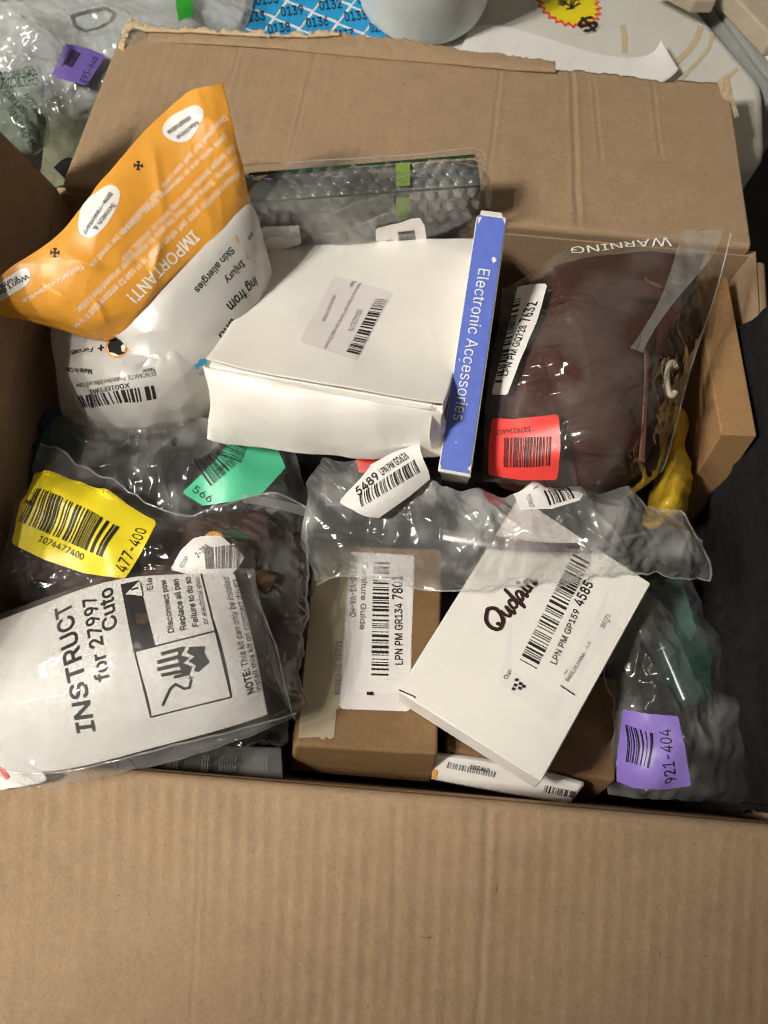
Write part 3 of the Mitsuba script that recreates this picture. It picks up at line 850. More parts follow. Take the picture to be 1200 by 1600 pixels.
put('bubble_wrap', cat([bubbles(t4, t3, t3 + dn, t4 + dn, 17, 13, .0030, 3), bubbles(t1, t2, t3, t4, 17, 3, .0030, 5)]), 'film_mid', bp, True)
FT = flat([t1, t2, t3, t4], (30, 8)); FFr = flat([t4, t3, t3 + dn, t4 + dn], (30, 20))
put('green_print', shape(FT, [(390, 276), (740, 247), (742, 252), (390, 280)], 0.0030, 0), 'green_ink', bp, False, label='green band along the top of the black package')
put('tape', cat([shape(FT, [(618, 262), (640, 260), (640, 296), (618, 298)], 0.0034, 0), shape(FFr, [(618, 302), (640, 300), (636, 336), (618, 338)], 0.0030, 0)]), 'lime', bp, False)
put('grey_label', shape(FFr, [(385, 346), (466, 343), (470, 372), (385, 400)], 0.0036, 0), 'grey_label', bp, False)
BFm = Surf([[(374, 258, .036), (450, 254, .037), (560, 247, .037), (660, 240, .037), (738, 232, .038), (752, 262, .030)],
            [(372, 285, .041), (450, 282, .041), (560, 275, .041), (660, 266, .041), (742, 258, .041), (757, 288, .030)],
            [(372, 322, .040), (450, 318, .040), (560, 310, .040), (660, 300, .040), (748, 292, .040), (760, 318, .022)],
            [(378, 400, -.02), (450, 398, -.02), (560, 396, -.02), (660, 394, -.02), (752, 390, -.02), (762, 392, -.03)]], (230, 120), folds_(0.0016, 0.024, 81, fine=0.4), [(500, 330, 600, 300, 1.2, 2.2), (480, 372, 600, 330, 1.4, 2.4), (590, 300, 700, 250, 1.0, 1.8), (430, 262, 470, 300, 1, 1.8), (640, 258, 630, 340, 1.0, 1.6)])
stick(BFm, [(586, 356), (656, 338), (664, 352), (670, 395), (590, 398)])
put('film', BFm.sheet(), 'film_clear', bp, True)
lab = put('white_label', shape(BFm, [(586, 356), (656, 338), (664, 352), (670, 395), (590, 398)], .0006, .004, 5), 'white_label', bp, False)
put('barcode', barcode(BFm, (650, 380), (648, 358), (624, 382), 12, 9, 0.0010, 0), 'ink', lab, False)
put('text', write(BFm, 'LPN', (620, 378), (610, 372), (620, 374), True, 0.0010, 0), 'ink', lab, False)
put('film_rim', edge_line(BFm, 'top', .0005), 'film_seal', bp, True)

# ------------------------------------------------------------------ tan box leaning at the right wall
tan = thing('tan_carton', 'slim tan cardboard box standing on edge at the right wall', 'box')
F_ = [at(1082, 430, -.016), at(1137, 432, -.013), at(1183, 681, .003), at(1127, 679, .002)]
dF = np.array([0.005, -0.026, -0.112])
put('body', hexa([*F_, *[p + dF for p in F_]], 0.0009), 'tan_box', tan, 30)
yp = thing('yellow_packet', 'crumpled yellow poly packet between the brown garment bag and tan box', 'packet')
YS = Surf([[(1040, 650, -.035), (1056, 642, -.030), (1073, 655, -.035)], [(1036, 720, -.03), (1057, 710, -.022), (1078, 715, -.03)], [(1024, 780, -.032), (1050, 775, -.020), (1077, 775, -.032)], [(1020, 818, -.045), (1044, 815, -.035), (1068, 806, -.045)]], (60, 60), folds_(.0022, .02, 91, fine=.5))
put('pouch', YS.solid(0.03), 'yellow_poly', yp, True)

# ------------------------------------------------------------------ orange and white padded bag
ob = thing('orange_bag', 'upside down orange and white poly mailer with white lettering leaning out at the left', 'mailer bag')
OBODY = Surf([[(86, 470, -0.0200), (130, 478, -0.0080), (190, 480, 0.0000), (270, 440, 0.0050), (350, 360, 0.0000), (405, 330, -0.0150)],
              [(82, 530, -0.0060), (130, 540, 0.0120), (190, 545, 0.0200), (265, 520, 0.0220), (345, 460, 0.0160), (412, 400, -0.0060)],
              [(90, 590, -0.0120), (135, 602, 0.0060), (200, 606, 0.0160), (275, 585, 0.0160), (350, 530, 0.0100), (416, 460, -0.0080)],
              [(98, 640, -0.0310), (142, 655, -0.0140), (205, 656, -0.0040), (280, 648, -0.0040), (350, 610, -0.0100), (420, 540, -0.0260)],
              [(110, 655, -0.0500), (150, 676, -0.0350), (210, 684, -0.0300), (285, 676, -0.0300), (350, 640, -0.0300), (420, 580, -0.0400)]],
             (150, 120), lambda P: crumple(.0010, 42, 101)(P) + folds_(.0022, .035, 102, n=8, fine=.4)(P), [(120, 515, 160, 520, 2.0, 2.5), (215, 575, 240, 560, 1.5, -2), (196, 548, 235, 545, 1.5, 1.8), (95, 560, 150, 640, 2, 1.5), (250, 480, 260, 560, 2.0, -1.2)])
put('pouch', OBODY.solid(0.05), 'white_poly', ob, True, label='white lower half of the mailer')
OP = Surf([[(-48, 472, 0.0360), (48, 398, 0.0520), (92, 364, 0.0560), (150, 300, 0.0620), (205, 229, 0.0680), (268, 162, 0.0740), (305, 140, 0.0760), (347, 129, 0.0760)],
           [(-30, 484, 0.0320), (66, 430, 0.0500), (118, 392, 0.0540), (178, 338, 0.0600), (232, 272, 0.0640), (290, 208, 0.0700), (325, 180, 0.0720), (356, 166, 0.0710)],
           [(2, 495, 0.0280), (92, 470, 0.0440), (148, 428, 0.0480), (205, 378, 0.0530), (262, 318, 0.0570), (316, 258, 0.0620), (348, 232, 0.0640), (368, 222, 0.0630)],
           [(60, 505, 0.0240), (130, 502, 0.0340), (182, 468, 0.0400), (236, 418, 0.0450), (290, 362, 0.0480), (338, 308, 0.0520), (366, 284, 0.0530), (381, 276, 0.0510)],
           [(150, 522, 0.0160), (182, 524, 0.0220), (216, 490, 0.0300), (262, 444, 0.0360), (312, 392, 0.0400), (352, 352, 0.0420), (376, 328, 0.0420), (390, 318, 0.0390)]],
          (170, 130), lambda P: crumple(.0008, 36, 111)(P) + folds_(.0013, .035, 112, n=8, fine=.35)(P), [(240, 425, 250, 375, 3.0, 2.4), (205, 400, 260, 440, 2.5, -2.2), (120, 408, 160, 418, 2.5, 2.0), (150, 470, 165, 500, 2, 1.6), (185, 520, 240, 450, 2.4, 1.6), (60, 440, 110, 470, 3, 1.5), (240, 230, 255, 330, 3.5, 1.4), (300, 175, 345, 200, 3, 1.4)])
pan = put('orange_panel', OP.solid(0.010, 2), 'orange_poly', ob, True, label='orange upper end of the mailer with its open seam')
WP = Surf([[(176, 523, 0.0225), (216, 490, 0.0305), (262, 444, 0.0365), (312, 392, 0.0405), (352, 352, 0.0425), (376, 328, 0.0425), (391, 317, 0.0395)],
           [(196, 540, 0.0210), (240, 515, 0.0280), (285, 470, 0.0340), (332, 420, 0.0380), (370, 378, 0.0390), (392, 356, 0.0370), (404, 346, 0.0320)],
           [(214, 566, 0.0200), (262, 545, 0.0240), (306, 505, 0.0280), (350, 458, 0.0300), (386, 416, 0.0300), (406, 396, 0.0260), (414, 384, 0.0200)],
           [(232, 592, 0.0160), (280, 575, 0.0180), (326, 545, 0.0200), (366, 505, 0.0200), (400, 460, 0.0180), (416, 436, 0.0120), (424, 424, 0.0060)],
           [(250, 632, -0.0020), (296, 618, 0.0000), (340, 590, 0.0000), (380, 550, 0.0000), (412, 505, -0.0040), (424, 480, -0.0080), (430, 466, -0.0140)]],
          (110, 90), lambda P: crumple(.0006, 40, 121)(P) + folds_(.0013, .035, 122, n=7, fine=.3)(P))
wpan = put('white_panel', WP.slab(0.0006), 'white_poly', ob, True)
ln = [('Always monitor your pet when collar is in use to ensure that it is wo', (372, 266), (112, 508), 9), ('properly. Some pets may be able to maneuver around the collar.', (368, 245), (116, 484), 9),
      ('For larger breeds with long limbs or snouts, size', (362, 226), (189, 403), 9), ('pets who are in between sizes, size up.', (350, 210), (186, 364), 9),
      ('Designed for pet use only. Not intended to be used as', (350, 180), (140, 413), 9), ('flotation device.', (128, 412), (32, 470), 8)]
for s_, p0, p1, h in ln:
    n_ = np.array([-(p1[1] - p0[1]), p1[0] - p0[0]]) / math.hypot(p1[0] - p0[0], p1[1] - p0[1])
    n_ = n_ if n_ @ [1, 1] > 0 else -n_
    put('printing', write(OP, s_, p0, p1, (p0[0] + n_[0] * h, p0[1] + n_[1] * h), False, .00025, .0022), 'white_ink', pan, False)
put('heading', write(OP, 'IMPORTANT!', (300, 359), (197, 462), (315, 373), True, .00025, .0022), 'white_ink', pan, False, label='white heading IMPORTANT!')
blobs = [([(254, 205), (262, 187), (290, 170), (308, 165), (317, 172), (311, 196), (293, 220), (272, 221)], (('Machine', (308, 188), (275, 214), (312, 194)), ('Washable', (297, 180), (261, 206), (301, 186)))),
         ([(123, 344), (131, 318), (155, 298), (176, 289), (186, 298), (182, 323), (160, 358), (136, 371), (125, 364)], (('Scratch &', (176, 317), (145, 357), (182, 321)), ('Bite-resistant', (171, 300), (130, 364), (177, 304)))),
         ([(-12, 452), (8, 436), (45, 421), (47, 435), (25, 456), (2, 470), (-12, 474)], (("Won't da", (43, 428), (-2, 455), (46, 435)), ('Furni', (26, 431), (0, 446), (29, 437))))]
for poly, ws in blobs:
    key = put('badge', shape(OP, smooth_poly(poly), .00022, .0022), 'white_ink', pan, False)
    for s_, p0, p1, pt in ws:
        put('badge_text', write(OP, s_, p0, p1, pt, True, .00045, .0022), 'ink', pan, False)
for x, y in ((216, 259), (86, 395)):
    put('cross_mark', cat([stroke(OP, [(x - 7, y - 1), (x + 7, y + 1)], 2.6, .00025, .0022), stroke(OP, [(x + 1, y - 7), (x - 1, y + 7)], 2.6, .00025, .0022)] + [stroke(OP, [(x + a - b, y + b2 - a2), (x + a + b, y + b2 + a2)], 2.2, .00025, .0022) for a, b2, b, a2 in ((-6, 0, 0, 3), (6, 0, 0, 3), (0, -6, 3, 0), (0, 6, 3, 0))]), 'ink', pan, False)
for s_, p0, p1, pt, bd in (('Skin allergies', (360, 385), (303, 452), (368, 391), True), ('Injury', (377, 406), (350, 437), (384, 412), True), ('ing from', (398, 432), (353, 476), (405, 440), True), ('and', (362, 497), (341, 524), (370, 503), True), ('es', (392, 362), (386, 372), (397, 366), False)):
    put('printing', write(WP, s_, p0, p1, pt, bd, .00028, .0022), 'ink', wpan, False)
for x, y in ((371, 373), (387, 400)):
    put('tick_mark', stroke(WP, [(x + 3, y + 4), (x - 1, y + 4), (x - 3, y - 5)], 2.2, .00028, .0022), 'orange_ink', wpan, False)
put('printing', write(WP, 'Collar', (340, 586), (262, 632), (348, 606), True, .00045, .0022), 'ink', wpan, False, label='large black word')
put('printing', write(WP, 'protective allows', (324, 572), (257, 614), (328, 579), False, .00045, .0022), 'grey_ink', wpan, False)
put('barcode', barcode(OBODY, (240, 602), (121, 619), (243, 622), 21, 12 , .0003, .0022), 'ink', ob, False)
for s_, p0, p1, pt, bd in (('X001EP2WKR', (202, 598), (139, 609), (203, 605), True), ('BENCMATE Protective Inflat...en E-Collar', (243, 580), (118, 600), (244, 587), False), ('New', (241, 574), (223, 578), (242, 580), True), ('Made in China', (144, 577), (104, 574), (143, 584), True), ('For cats', (146, 543), (112, 548), (146, 550), True)):
    put('printing', write(OBODY, s_, p0, p1, pt, bd, .00028, .0022), 'ink', ob, False)
em = put('emblem', shape(OBODY, Point(182, 543).buffer(17), .00025, .0022), 'orange_ink', ob, False, label='round emblem with a dark dog head')
put('emblem_field', shape(OBODY, Point(182, 543).buffer(14), .0004, .0022), 'white_ink', em, False)
put('dog_shape', shape(OBODY, [(168, 541), (172, 532), (180, 530), (186, 533), (192, 531), (194, 538), (189, 542), (191, 550), (197, 552), (186, 556), (178, 552), (171, 551)], .0006, .0022), 'ink', em, False)
put('cross_mark', cat([stroke(OBODY, [(153, 545), (163, 543)], 2.5, .00028, .0022), stroke(OBODY, [(158, 539), (158, 549)], 2.5, .00028, .0022)]), 'ink', ob, False)
put('arrow_emblem', shape(WP, [(322, 560), (312, 561), (309, 568), (303, 570), (309, 578), (312, 570), (316, 572), (319, 567), (324, 570)], .0004, .0022), 'blue_sticker', wpan, False)

# ------------------------------------------------------------------ white box at the centre
wb = thing('white_box', 'battered white carton with a tilted small barcode sticker, topmost at the centre', 'box')
A_ = [at(434, 372, -.018), at(735, 383, -.002), at(676, 634, .050), at(326, 571, .035)]
AB = [at(440, 462, -.055), at(730, 480, -.040), at(678, 707, .013), at(331, 685, -.003)]
put('body', hexa(A_ + AB, 0.0012), 'white_card', wb, 30)
LID = Surf([[(430, 370, -.0165), (530, 376, -.0125), (640, 380, -.0070), (728, 381, -.0015), (734, 384, -.0016)], [(408, 430, -.0020), (500, 440, .0040), (610, 448, .0090), (708, 450, .0135), (717, 453, .0135)],
            [(368, 504, .0170), (470, 520, .0230), (580, 534, .0275), (688, 550, .0315), (694, 553, .0315)], [(322, 569, .0360), (430, 595, .0420), (560, 618, .0480), (668, 635, .0515), (675, 637, .0515)]], (70, 70), lambda P: 0.0031 + crumple(.0005, 30, 131)(P) + folds_(.0006, .045, 132, n=5, fine=.1)(P))
put('lid', LID.slab(0.0006), 'white_card', wb, True)
FFL = Surf([[(324, 574, .0350), (345, 580, .0360), (440, 600, .0415), (560, 622, .0475), (668, 637, .0512), (676, 638, .0512)],
            [(336, 612, .0280), (356, 622, .0310), (440, 640, .0350), (560, 660, .0380), (664, 664, .0400), (677, 663, .0400)],
            [(336, 650, .0150), (362, 660, .0200), (450, 674, .0220), (560, 690, .0240), (662, 690, .0260), (679, 688, .0255)],
            [(328, 684, .0030), (372, 690, .0070), (450, 700, .0090), (560, 708, .0120), (655, 708, .0150), (680, 706, .0130)]], (80, 40), lambda P: 0.0024 + crumple(.0008, 35, 133)(P) + folds_(.0016, .03, 134, n=6, fine=.25)(P), [(326, 574, 372, 660, 1.5, 1.6), (345, 600, 330, 680, 1.4, -1.2)])
put('front_flap', FFL.slab(0.0006), 'white_card', wb, True)
SFL = Surf([[(735, 385, -.0020), (741, 394, -.010)], [(708, 512, .0235), (722, 520, .008)], [(677, 638, .0500), (704, 634, .026)], [(681, 704, .0140), (696, 676, .010)]], (12, 50), crumple(.0008, 40, 137))
put('side_flap', SFL.slab(0.0006), 'white_card', wb, True)
put('tuck_tab', Surf([[(428, 372, -.0145), (462, 374, -.0130)], [(424, 380, -.0140), (458, 383, -.0125)]], (20, 10)).slab(0.0008), 'white_card', wb, True)
sk = put('sticker', shape(LID, [(523, 431), (614, 457), (556, 564), (467, 534)], .0003, .004, 6), 'grey_label', wb, True, label='small rounded barcode sticker')
put('barcode', barcode(LID, (587, 468), (541, 551), (573, 461), 24, 21, .0006), 'ink', sk, False)
for s_, p0, p1, pt in (('X004Z0SJ7B', (559, 484), (543, 518), (566, 487), ), ('Makeup Organizer Vanity Storage Drawer', (560, 444), (505, 546), (564, 446)), ('New', (550, 440), (545, 449), (556, 443)), ('MADE IN CHINA', (520, 463), (502, 503), (525, 465))):
    put('text', write(LID, s_, p0, p1, pt, False, .0006), 'grey_ink', sk, False)

# ------------------------------------------------------------------ blue box on edge
bb = thing('blue_box', 'narrow blue and silver box standing on edge with white lettering on its spine', 'box')
B_ = [[0.0341, 0.2731, 0.0647], [0.0490, 0.2719, 0.0658], [0.0422, 0.1510, 0.0311], [0.0262, 0.1530, 0.0300]]
B_ = np.array(B_)
BD = np.array([[0.0084, .0244, -.0862]])
BB = np.vstack([B_, B_ + BD])
put('body', hexa(BB, 0.0010), 'white_card', bb, 30)
nB = np.cross(B_[3] - B_[0], B_[1] - B_[0]); nB /= np.linalg.norm(nB)
SP = flat(B_ + nB * 0.0002, (30, 60))
put('spine', shape(SP, [pix(p).tolist() for p in (B_[0] * .97 + B_[1] * .03, B_[0] * .05 + B_[1] * .95, B_[3] * .06 + B_[2] * .94, B_[3] * .97 + B_[2] * .03)], .0003, 0, 2), 'blue_card', bb, False, label='blue printed spine')
put('lettering', write(SP, 'Electronic Accessories', (748, 420), (708, 656), (766, 423), False, .0008, 0), 'white_ink', bb, False, label='white words Electronic Accessories')
put('printed_mark', shape(SP, [(769, 402), (774, 403), (776, 408), (771, 412), (768, 407)], .0008, 0), 'white_ink', bb, False)
for q_ in ([(747, 340), (753, 340), (750, 346), (747, 352)], [(785, 341), (790, 341), (789, 352), (787, 347)], [(686, 722), (690, 729), (688, 733), (685, 731)], [(730, 733), (736, 727), (735, 736)], [(717, 560), (719, 562), (717, 566)], [(728, 600), (731, 601), (729, 603)], [(712, 690), (714, 691), (712, 693)]):
    put('worn_spot', shape(SP, q_, .0007, 0), 'white_card', bb, False)
put('end_flap', hexa(np.array([B_[3] + [0, -.0012, -.001], B_[2] + [0, -.0012, -.001], BB[6] * .12 + B_[2] * .88 + [0, -.0012, 0], BB[7] * .12 + B_[3] * .88 + [0, -.0012, 0],
                               B_[3] + [0, .001, -.001], B_[2] + [0, .001, -.001], BB[6] * .12 + B_[2] * .88, BB[7] * .12 + B_[3] * .88]), .0004), 'grey_label', bb, 30)
put('top_tab', hexa(np.array([B_[0] + [.002, .003, .0], B_[1] + [-.003, .003, .0], B_[1] + [-.002, -.0005, .0007], B_[0] + [.002, -.0005, .0007], B_[0] + [.002, .003, -.004], B_[1] + [-.003, .003, -.004], B_[1] + [-.002, 0, -.004], B_[0] + [.002, 0, -.004]]), .0003), 'white_card', bb, 30)

# ------------------------------------------------------------------ brown garment in its clear bag
gb = thing('garment_bag', 'dark brown folded garment in a clear bag with red barcode sticker', 'bagged garment')
grows = [[(808, 470, .006), (880, 414, .020), (960, 398, .024), (1040, 398, .024), (1104, 396, .014)],
         [(800, 530, .018), (870, 512, .034), (950, 492, .040), (1030, 480, .032), (1080, 474, .008)],
         [(785, 610, .018), (860, 600, .034), (945, 592, .038), (1018, 586, .028), (1058, 576, .000)],
         [(778, 690, .014), (850, 690, .024), (930, 690, .028), (992, 686, .016), (1022, 678, -.016)],
         [(772, 742, .000), (840, 748, .010), (900, 756, .010), (955, 755, .004), (1008, 735, -.020)]]
GS = Surf(grows, (150, 130), lambda P: crumple(.0016, 26, 141)(P) + folds_(.0042, .05, 142, n=7, fine=.12)(P), [(830, 600, 990, 540, 2.2, 3.2), (820, 640, 985, 720, 2.0, -3), (860, 520, 980, 560, 2, 2.6), (990, 560, 1010, 720, 1.6, 2.6), (1040, 420, 1020, 560, 2, -2.6), (840, 470, 960, 440, 2, 2.4), (880, 570, 1000, 600, 1.6, -2.2), (850, 700, 950, 690, 1.5, 2), (900, 640, 980, 650, 1.4, 2), (870, 410, 850, 560, 1.8, 1.8)], fade=.14)
put('garment', GS.solid(0.05), 'brown_fabric', gb, True)
for rows_, sd in (([[(846, 548, .0345), (915, 540, .0420), (998, 548, .0370)], [(868, 625, .0350), (930, 632, .0405), (1000, 634, .0330)], [(888, 700, .0235), (935, 712, .0245), (988, 704, .0190)]], 143),
                  ([[(868, 420, .0225), (940, 402, .0270), (1060, 400, .024)], [(862, 446, .0275), (940, 432, .0330), (1058, 432, .029)], [(872, 478, .0330), (945, 466, .0370), (1040, 468, .034)]], 144)):
    put('folded_panel', Surf(rows_, (90, 80), lambda P: 0.0012 + folds_(.0022, .04, sd, n=7, fine=.2)(P), [(870, 600, 990, 620, 1.6, 1.8), (880, 560, 960, 700, 1.8, -1.6)] if sd == 143 else ()).slab(.003), 'brown_fabric', gb, True)
put('trim', ribbon([[(1008, 545, .040), (1013, 546, .039)], [(1007, 620, .039), (1012, 622, .038)], [(1001, 700, .032), (1008, 702, .031)], [(1000, 712, .031), (1006, 715, .030)]], .001, (8, 40)).slab(.001), 'pink_trim', gb, True)
ring = [at(1050 + 8 * math.cos(a), 592 + 26 * math.sin(a), .030) for a in np.linspace(0.9, 5.6, 30)]
put('ring', tube(ring, .0016), 'cream', gb, True)
brs = [[(784, 452, .010), (850, 412, .024), (900, 386, .030), (975, 380, .034), (1060, 364, .040), (1142, 364, .040)],
       [(776, 520, .022), (850, 512, .043), (920, 500, .050), (990, 488, .050), (1060, 474, .043), (1108, 490, .020)],
       [(762, 600, .022), (850, 598, .044), (920, 594, .050), (990, 588, .048), (1050, 580, .032), (1078, 580, .010)],
       [(756, 680, .016), (850, 686, .034), (920, 690, .039), (985, 692, .036), (1030, 690, .010), (1052, 680, -.004)],
       [(754, 752, .002), (840, 760, .016), (890, 770, .018), (950, 782, .012), (1000, 765, -.004), (1032, 738, -.012)]]
GF2 = Surf(brs, (270, 240), folds_(0.0026, 0.026, 151, fine=0.6), [(830, 600, 1012, 716, 1.3, 3.6), (845, 575, 980, 540, 3, 3), (830, 590, 960, 588, 2.5, -2.5), (880, 500, 1000, 520, 2.5, 2), (1018, 560, 1012, 712, 1.2, 2.2), (912, 705, 990, 715, 1.5, 2), (890, 690, 905, 770, 1.2, 2.4), (930, 440, 990, 545, 2.2, 1.8), (820, 470, 900, 400, 2, 1.5)], fade=.13)
stick(GF2, [(809, 448), (856, 443), (840, 500), (816, 556), (793, 617), (768, 617), (784, 555), (797, 500)])
stick(GF2, [(769, 653), (800, 655), (873, 647), (876, 700), (870, 750), (815, 750), (763, 742), (764, 700)])
put('film', GF2.sheet(), 'film_dark', gb, True)
put('seal_strip', Surf([[(1066, 359, .0460), (1128, 360, .0450)], [(1052, 410, .0490), (1104, 412, .0480)], [(1030, 470, .0500), (1052, 474, .0490)], [(984, 544, .0490), (1004, 552, .0490)]], (20, 60), folds_(0.00075, 0.0186, 155)).sheet(), 'film_seal', gb, True)
put('film_rim', edge_line(GF2, 'right', .0005), 'film_seal', gb, True)
for x0, x1, a in ((893, 905, .3), (916, 928, .1), (938, 950, 0), (962, 976, 0), (988, 1002, -.1), (1014, 1028, -.1), (1038, 1052, -.2)):
    pass
put('lettering', write(GF2, 'WARNING', (1046, 374), (892, 390), (1047, 388), False, .0014, .003), 'white_ink', gb, False, label='white upside down warning letters at the bag top')
wl = put('white_label', shape(GF2, [(809, 448), (856, 443), (840, 500), (816, 556), (793, 617), (768, 617), (784, 555), (797, 500)], .0002, .004, 4), 'white_label', gb, True, label='white inventory label 7632')
put('barcode', barcode(GF2, (785, 598), (815, 466), (775, 595), 24, 31, .0005), 'ink', wl, False)
put('text', write(GF2, 'LPN PM GQ728', (793, 588), (824, 509), (785, 584), True, .0005), 'ink', wl, False)
put('number', write(GF2, '7632', (828, 503), (841, 472), (817, 498), True, .0005), 'ink', wl, False)
rs = put('red_sticker', shape(GF2, [(769, 653), (800, 655), (873, 647), (876, 700), (870, 750), (815, 750), (763, 742), (764, 700)], .0002, .004, 5), 'red_sticker', gb, True, label='red barcode sticker')
put('barcode', barcode(GF2, (862, 682), (788, 684), (860, 729), 30, 33, .0005), 'ink', rs, False)
put('number', write(GF2, '1079224407', (829, 666), (776, 672), (829, 674), False, .0005), 'ink', rs, False)

# ------------------------------------------------------------------ kraft boxes at the front
kb = thing('kraft_box', 'brown kraft box with aged tape and white label at the front centre', 'box')
D_ = [at(491, 850, -.046), at(692, 856, -.047), at(684, 1180, -.013), at(460, 1166, -.012)]
DB = [at(493, 905, -.088), at(680, 916, -.088), at(675, 1224, -.054), at(450, 1205, -.053)]
put('body', hexa(D_ + DB, 0.0022), 'kraft_box', kb, 30)
KT = flat(D_, (60, 80))
put('tape', shape(KT, [(492, 862), (548, 864), (522, 1152), (516, 1156), (510, 1152), (505, 1157), (498, 1152), (466, 1154)], .0006, .004), 'tape', kb, True, label='strip of yellowed clear tape')
put('paper_strip', shape(KT, [(506, 862), (548, 864), (540, 980), (530, 1108), (495, 1104), (500, 980)], .0003, .004), 'cream', kb, True)
lb_ = put('white_label', shape(KT, [(545, 862), (648, 868), (643, 1000), (641, 1112), (530, 1108), (538, 980)], .0003, .004, 7), 'grey_label', kb, True, label='grey white product label')
put('overlay_label', shape(KT, [(560, 880), (645, 884), (642, 1000), (640, 1085), (560, 1083), (552, 1075), (556, 980)], .0006, .004, 5), 'white_label', lb_, True)
put('barcode', barcode(KT, (607, 1057), (608, 880), (580, 1056), 32, 41, .0009, 0), 'ink', lb_, False)
put('barcode', barcode(KT, (637, 1068), (638, 890), (600, 1066), 60, 42, .00075, 0), 'grey_label', lb_, False)
put('text', write(KT, 'LPN PM GR134', (629, 1040), (628, 944), (617, 1040), True, .0010, 0), 'ink', lb_, False)
put('number', write(KT, '7801', (629, 938), (628, 901), (613, 938), True, .0010, 0), 'ink', lb_, False)
for s_, p0, p1, pt in (('Made In China', (524, 1003), (523, 1087), (534, 1003)), ('AR-1210-V3-VA-HD', (547, 868), (546, 965), (556, 868)), ('Furniture Guide', (566, 880), (562, 985), (574, 880))):
    put('text', write(KT, s_, p0, p1, pt, True, .0010, 0), 'grey_ink', lb_, False)
put('torn_mark', shape(KT, [(573, 1082), (583, 1082), (583, 1088), (573, 1087)], .0011, 0), 'ink', lb_, False)
k2 = thing('kraft_box', 'plain brown kraft box mostly hidden under the tilted white box at front right', 'box')
E_ = np.array([[0.0496, 0.0773, -0.0461], [0.1369, 0.0682, -0.0437], [0.1309, 0.0142, -0.0276], [0.0440, 0.0228, -0.0300]])
put('body', hexa(np.vstack([E_, E_ + [0, -.013, -.048]]), 0.002), 'kraft_box', k2, 30)
wc = thing('white_sleeve', 'flat white printed sleeve wedged in front of the lower kraft box', 'packet')
WSL = Surf([[(680, 1182, -.0300), (790, 1196, -.0290), (912, 1228, -.0280)], [(674, 1218, -.0400), (780, 1238, -.0390), (890, 1256, -.0380)]], (40, 16))
put('sheet', WSL.slab(0.003), 'white_label', wc, True)
put('barcode', barcode(WSL, (900, 1236), (852, 1226), (896, 1246), 16, 44, .0005, 0), 'ink', wc, False)
put('barcode', barcode(WSL, (775, 1205), (700, 1190), (772, 1214), 20, 45, .0005, 0), 'grey_ink', wc, False)
put('text', write(WSL, 'CTN 1351', (765, 1200), (735, 1194), (764, 1206), True, .0006, 0), 'ink', wc, False)
put('orange_edge', shape(WSL, [(674, 1200), (684, 1204), (682, 1216), (672, 1214)], .0006, 0), 'orange_ink', wc, False)

# tilted white box
ow = thing('white_box', 'clean tilted white box with cursive dark lettering at front right', 'box')
C_ = [at(811, 776, .0085), at(1017, 912, .0125), at(846, 1222, .0168), at(621, 1080, .0120)]
CB = [at(806, 800, -.024), at(1000, 935, -.019), at(836, 1232, -.0140), at(622, 1096, -.0180)]
put('body', hexa(C_ + CB, 0.0010), 'white_card', ow, 30)
nC = np.cross(C_[3] - C_[0], C_[1] - C_[0]); nC /= np.linalg.norm(nC)
CT = flat([np.array(p) + nC * .0002 for p in C_], (60, 70))
lid_ = [(811.5, 778), (1015, 912), (845, 1219), (624, 1078)]
put('lid', shape(CT, lid_, .0006, 0, 2), 'white_card', ow, False)
for q_ in ([(623, 1077), (650, 1089), (648, 1092), (646, 1089), (624, 1080)], [(816, 1206), (828, 1210), (844, 1221), (836, 1219)]):
    put('slot', shape(CT, q_, .0009, 0), 'brown_ink', ow, False)
lab = put('clear_label', shape(CT, [(800, 900), (850, 905), (972, 950), (967, 968), (862, 1130), (778, 1066), (790, 1020)], .0008, 0, 6), 'white_label', ow, False)
put('overlay_label', shape(CT, [(800, 925), (905, 930), (936, 905), (950, 925), (870, 1085), (800, 1050)], .0011, 0, 6), 'white_card', lab, False)
put('barcode', barcode(CT, (838, 1046), (920, 880), (812, 1030), 36, 51, .0014, 0), 'ink', lab, False)
put('text', write(CT, 'LPN PM GP159', (868, 1040), (905, 956), (859, 1035), True, .0015, 0), 'ink', lab, False)
put('number', write(CT, '4585', (908, 950), (926, 914), (894, 943), True, .0015, 0), 'ink', lab, False)
for s_, p0, p1, pt in (('Ouc', (791, 1063), (799, 1049), (785, 1060)), ('MADE_IN_CHINA', (887, 1066), (914, 1023), (882, 1063)), ('1.3', (917, 1014), (922, 1006), (913, 1011)), ('IE0771', (942, 983), (952, 963), (936, 980)), ('3', (951, 975), (953, 971), (948, 973)), ('new', (882, 1055), (887, 1048), (879, 1053))):
    put('text', write(CT, s_, p0, p1, pt, False, .0015, 0), 'ink', lab, False)
put('rule_line', stroke(CT, [(875, 1072), (897, 1087)], 1.8, .0015, 0), 'ink', lab, False)
put('arrow_emblem', cat([shape(CT, [(x, y), (x + 5, y + 2), (x + 3, y + 6), (x - 2, y + 4)], .0015, 0) for x, y in ((805, 1060), (811, 1066), (803, 1068), (810, 1073), (816, 1070), (800, 1074))]), 'ink', lab, False)
# cursive lettering: strokes along the baseline from (772, 985) to (829, 915)
e1 = np.array([64, -78.0]); e1 /= np.linalg.norm(e1); e2 = np.array([-e1[1] * -1, -e1[0]]); e2 = np.array([e1[1], -e1[0]]) * 1.0
e2 = e2 if e2 @ [-1, -1] > 0 else -e2
o_ = np.array([777.0, 988.0])


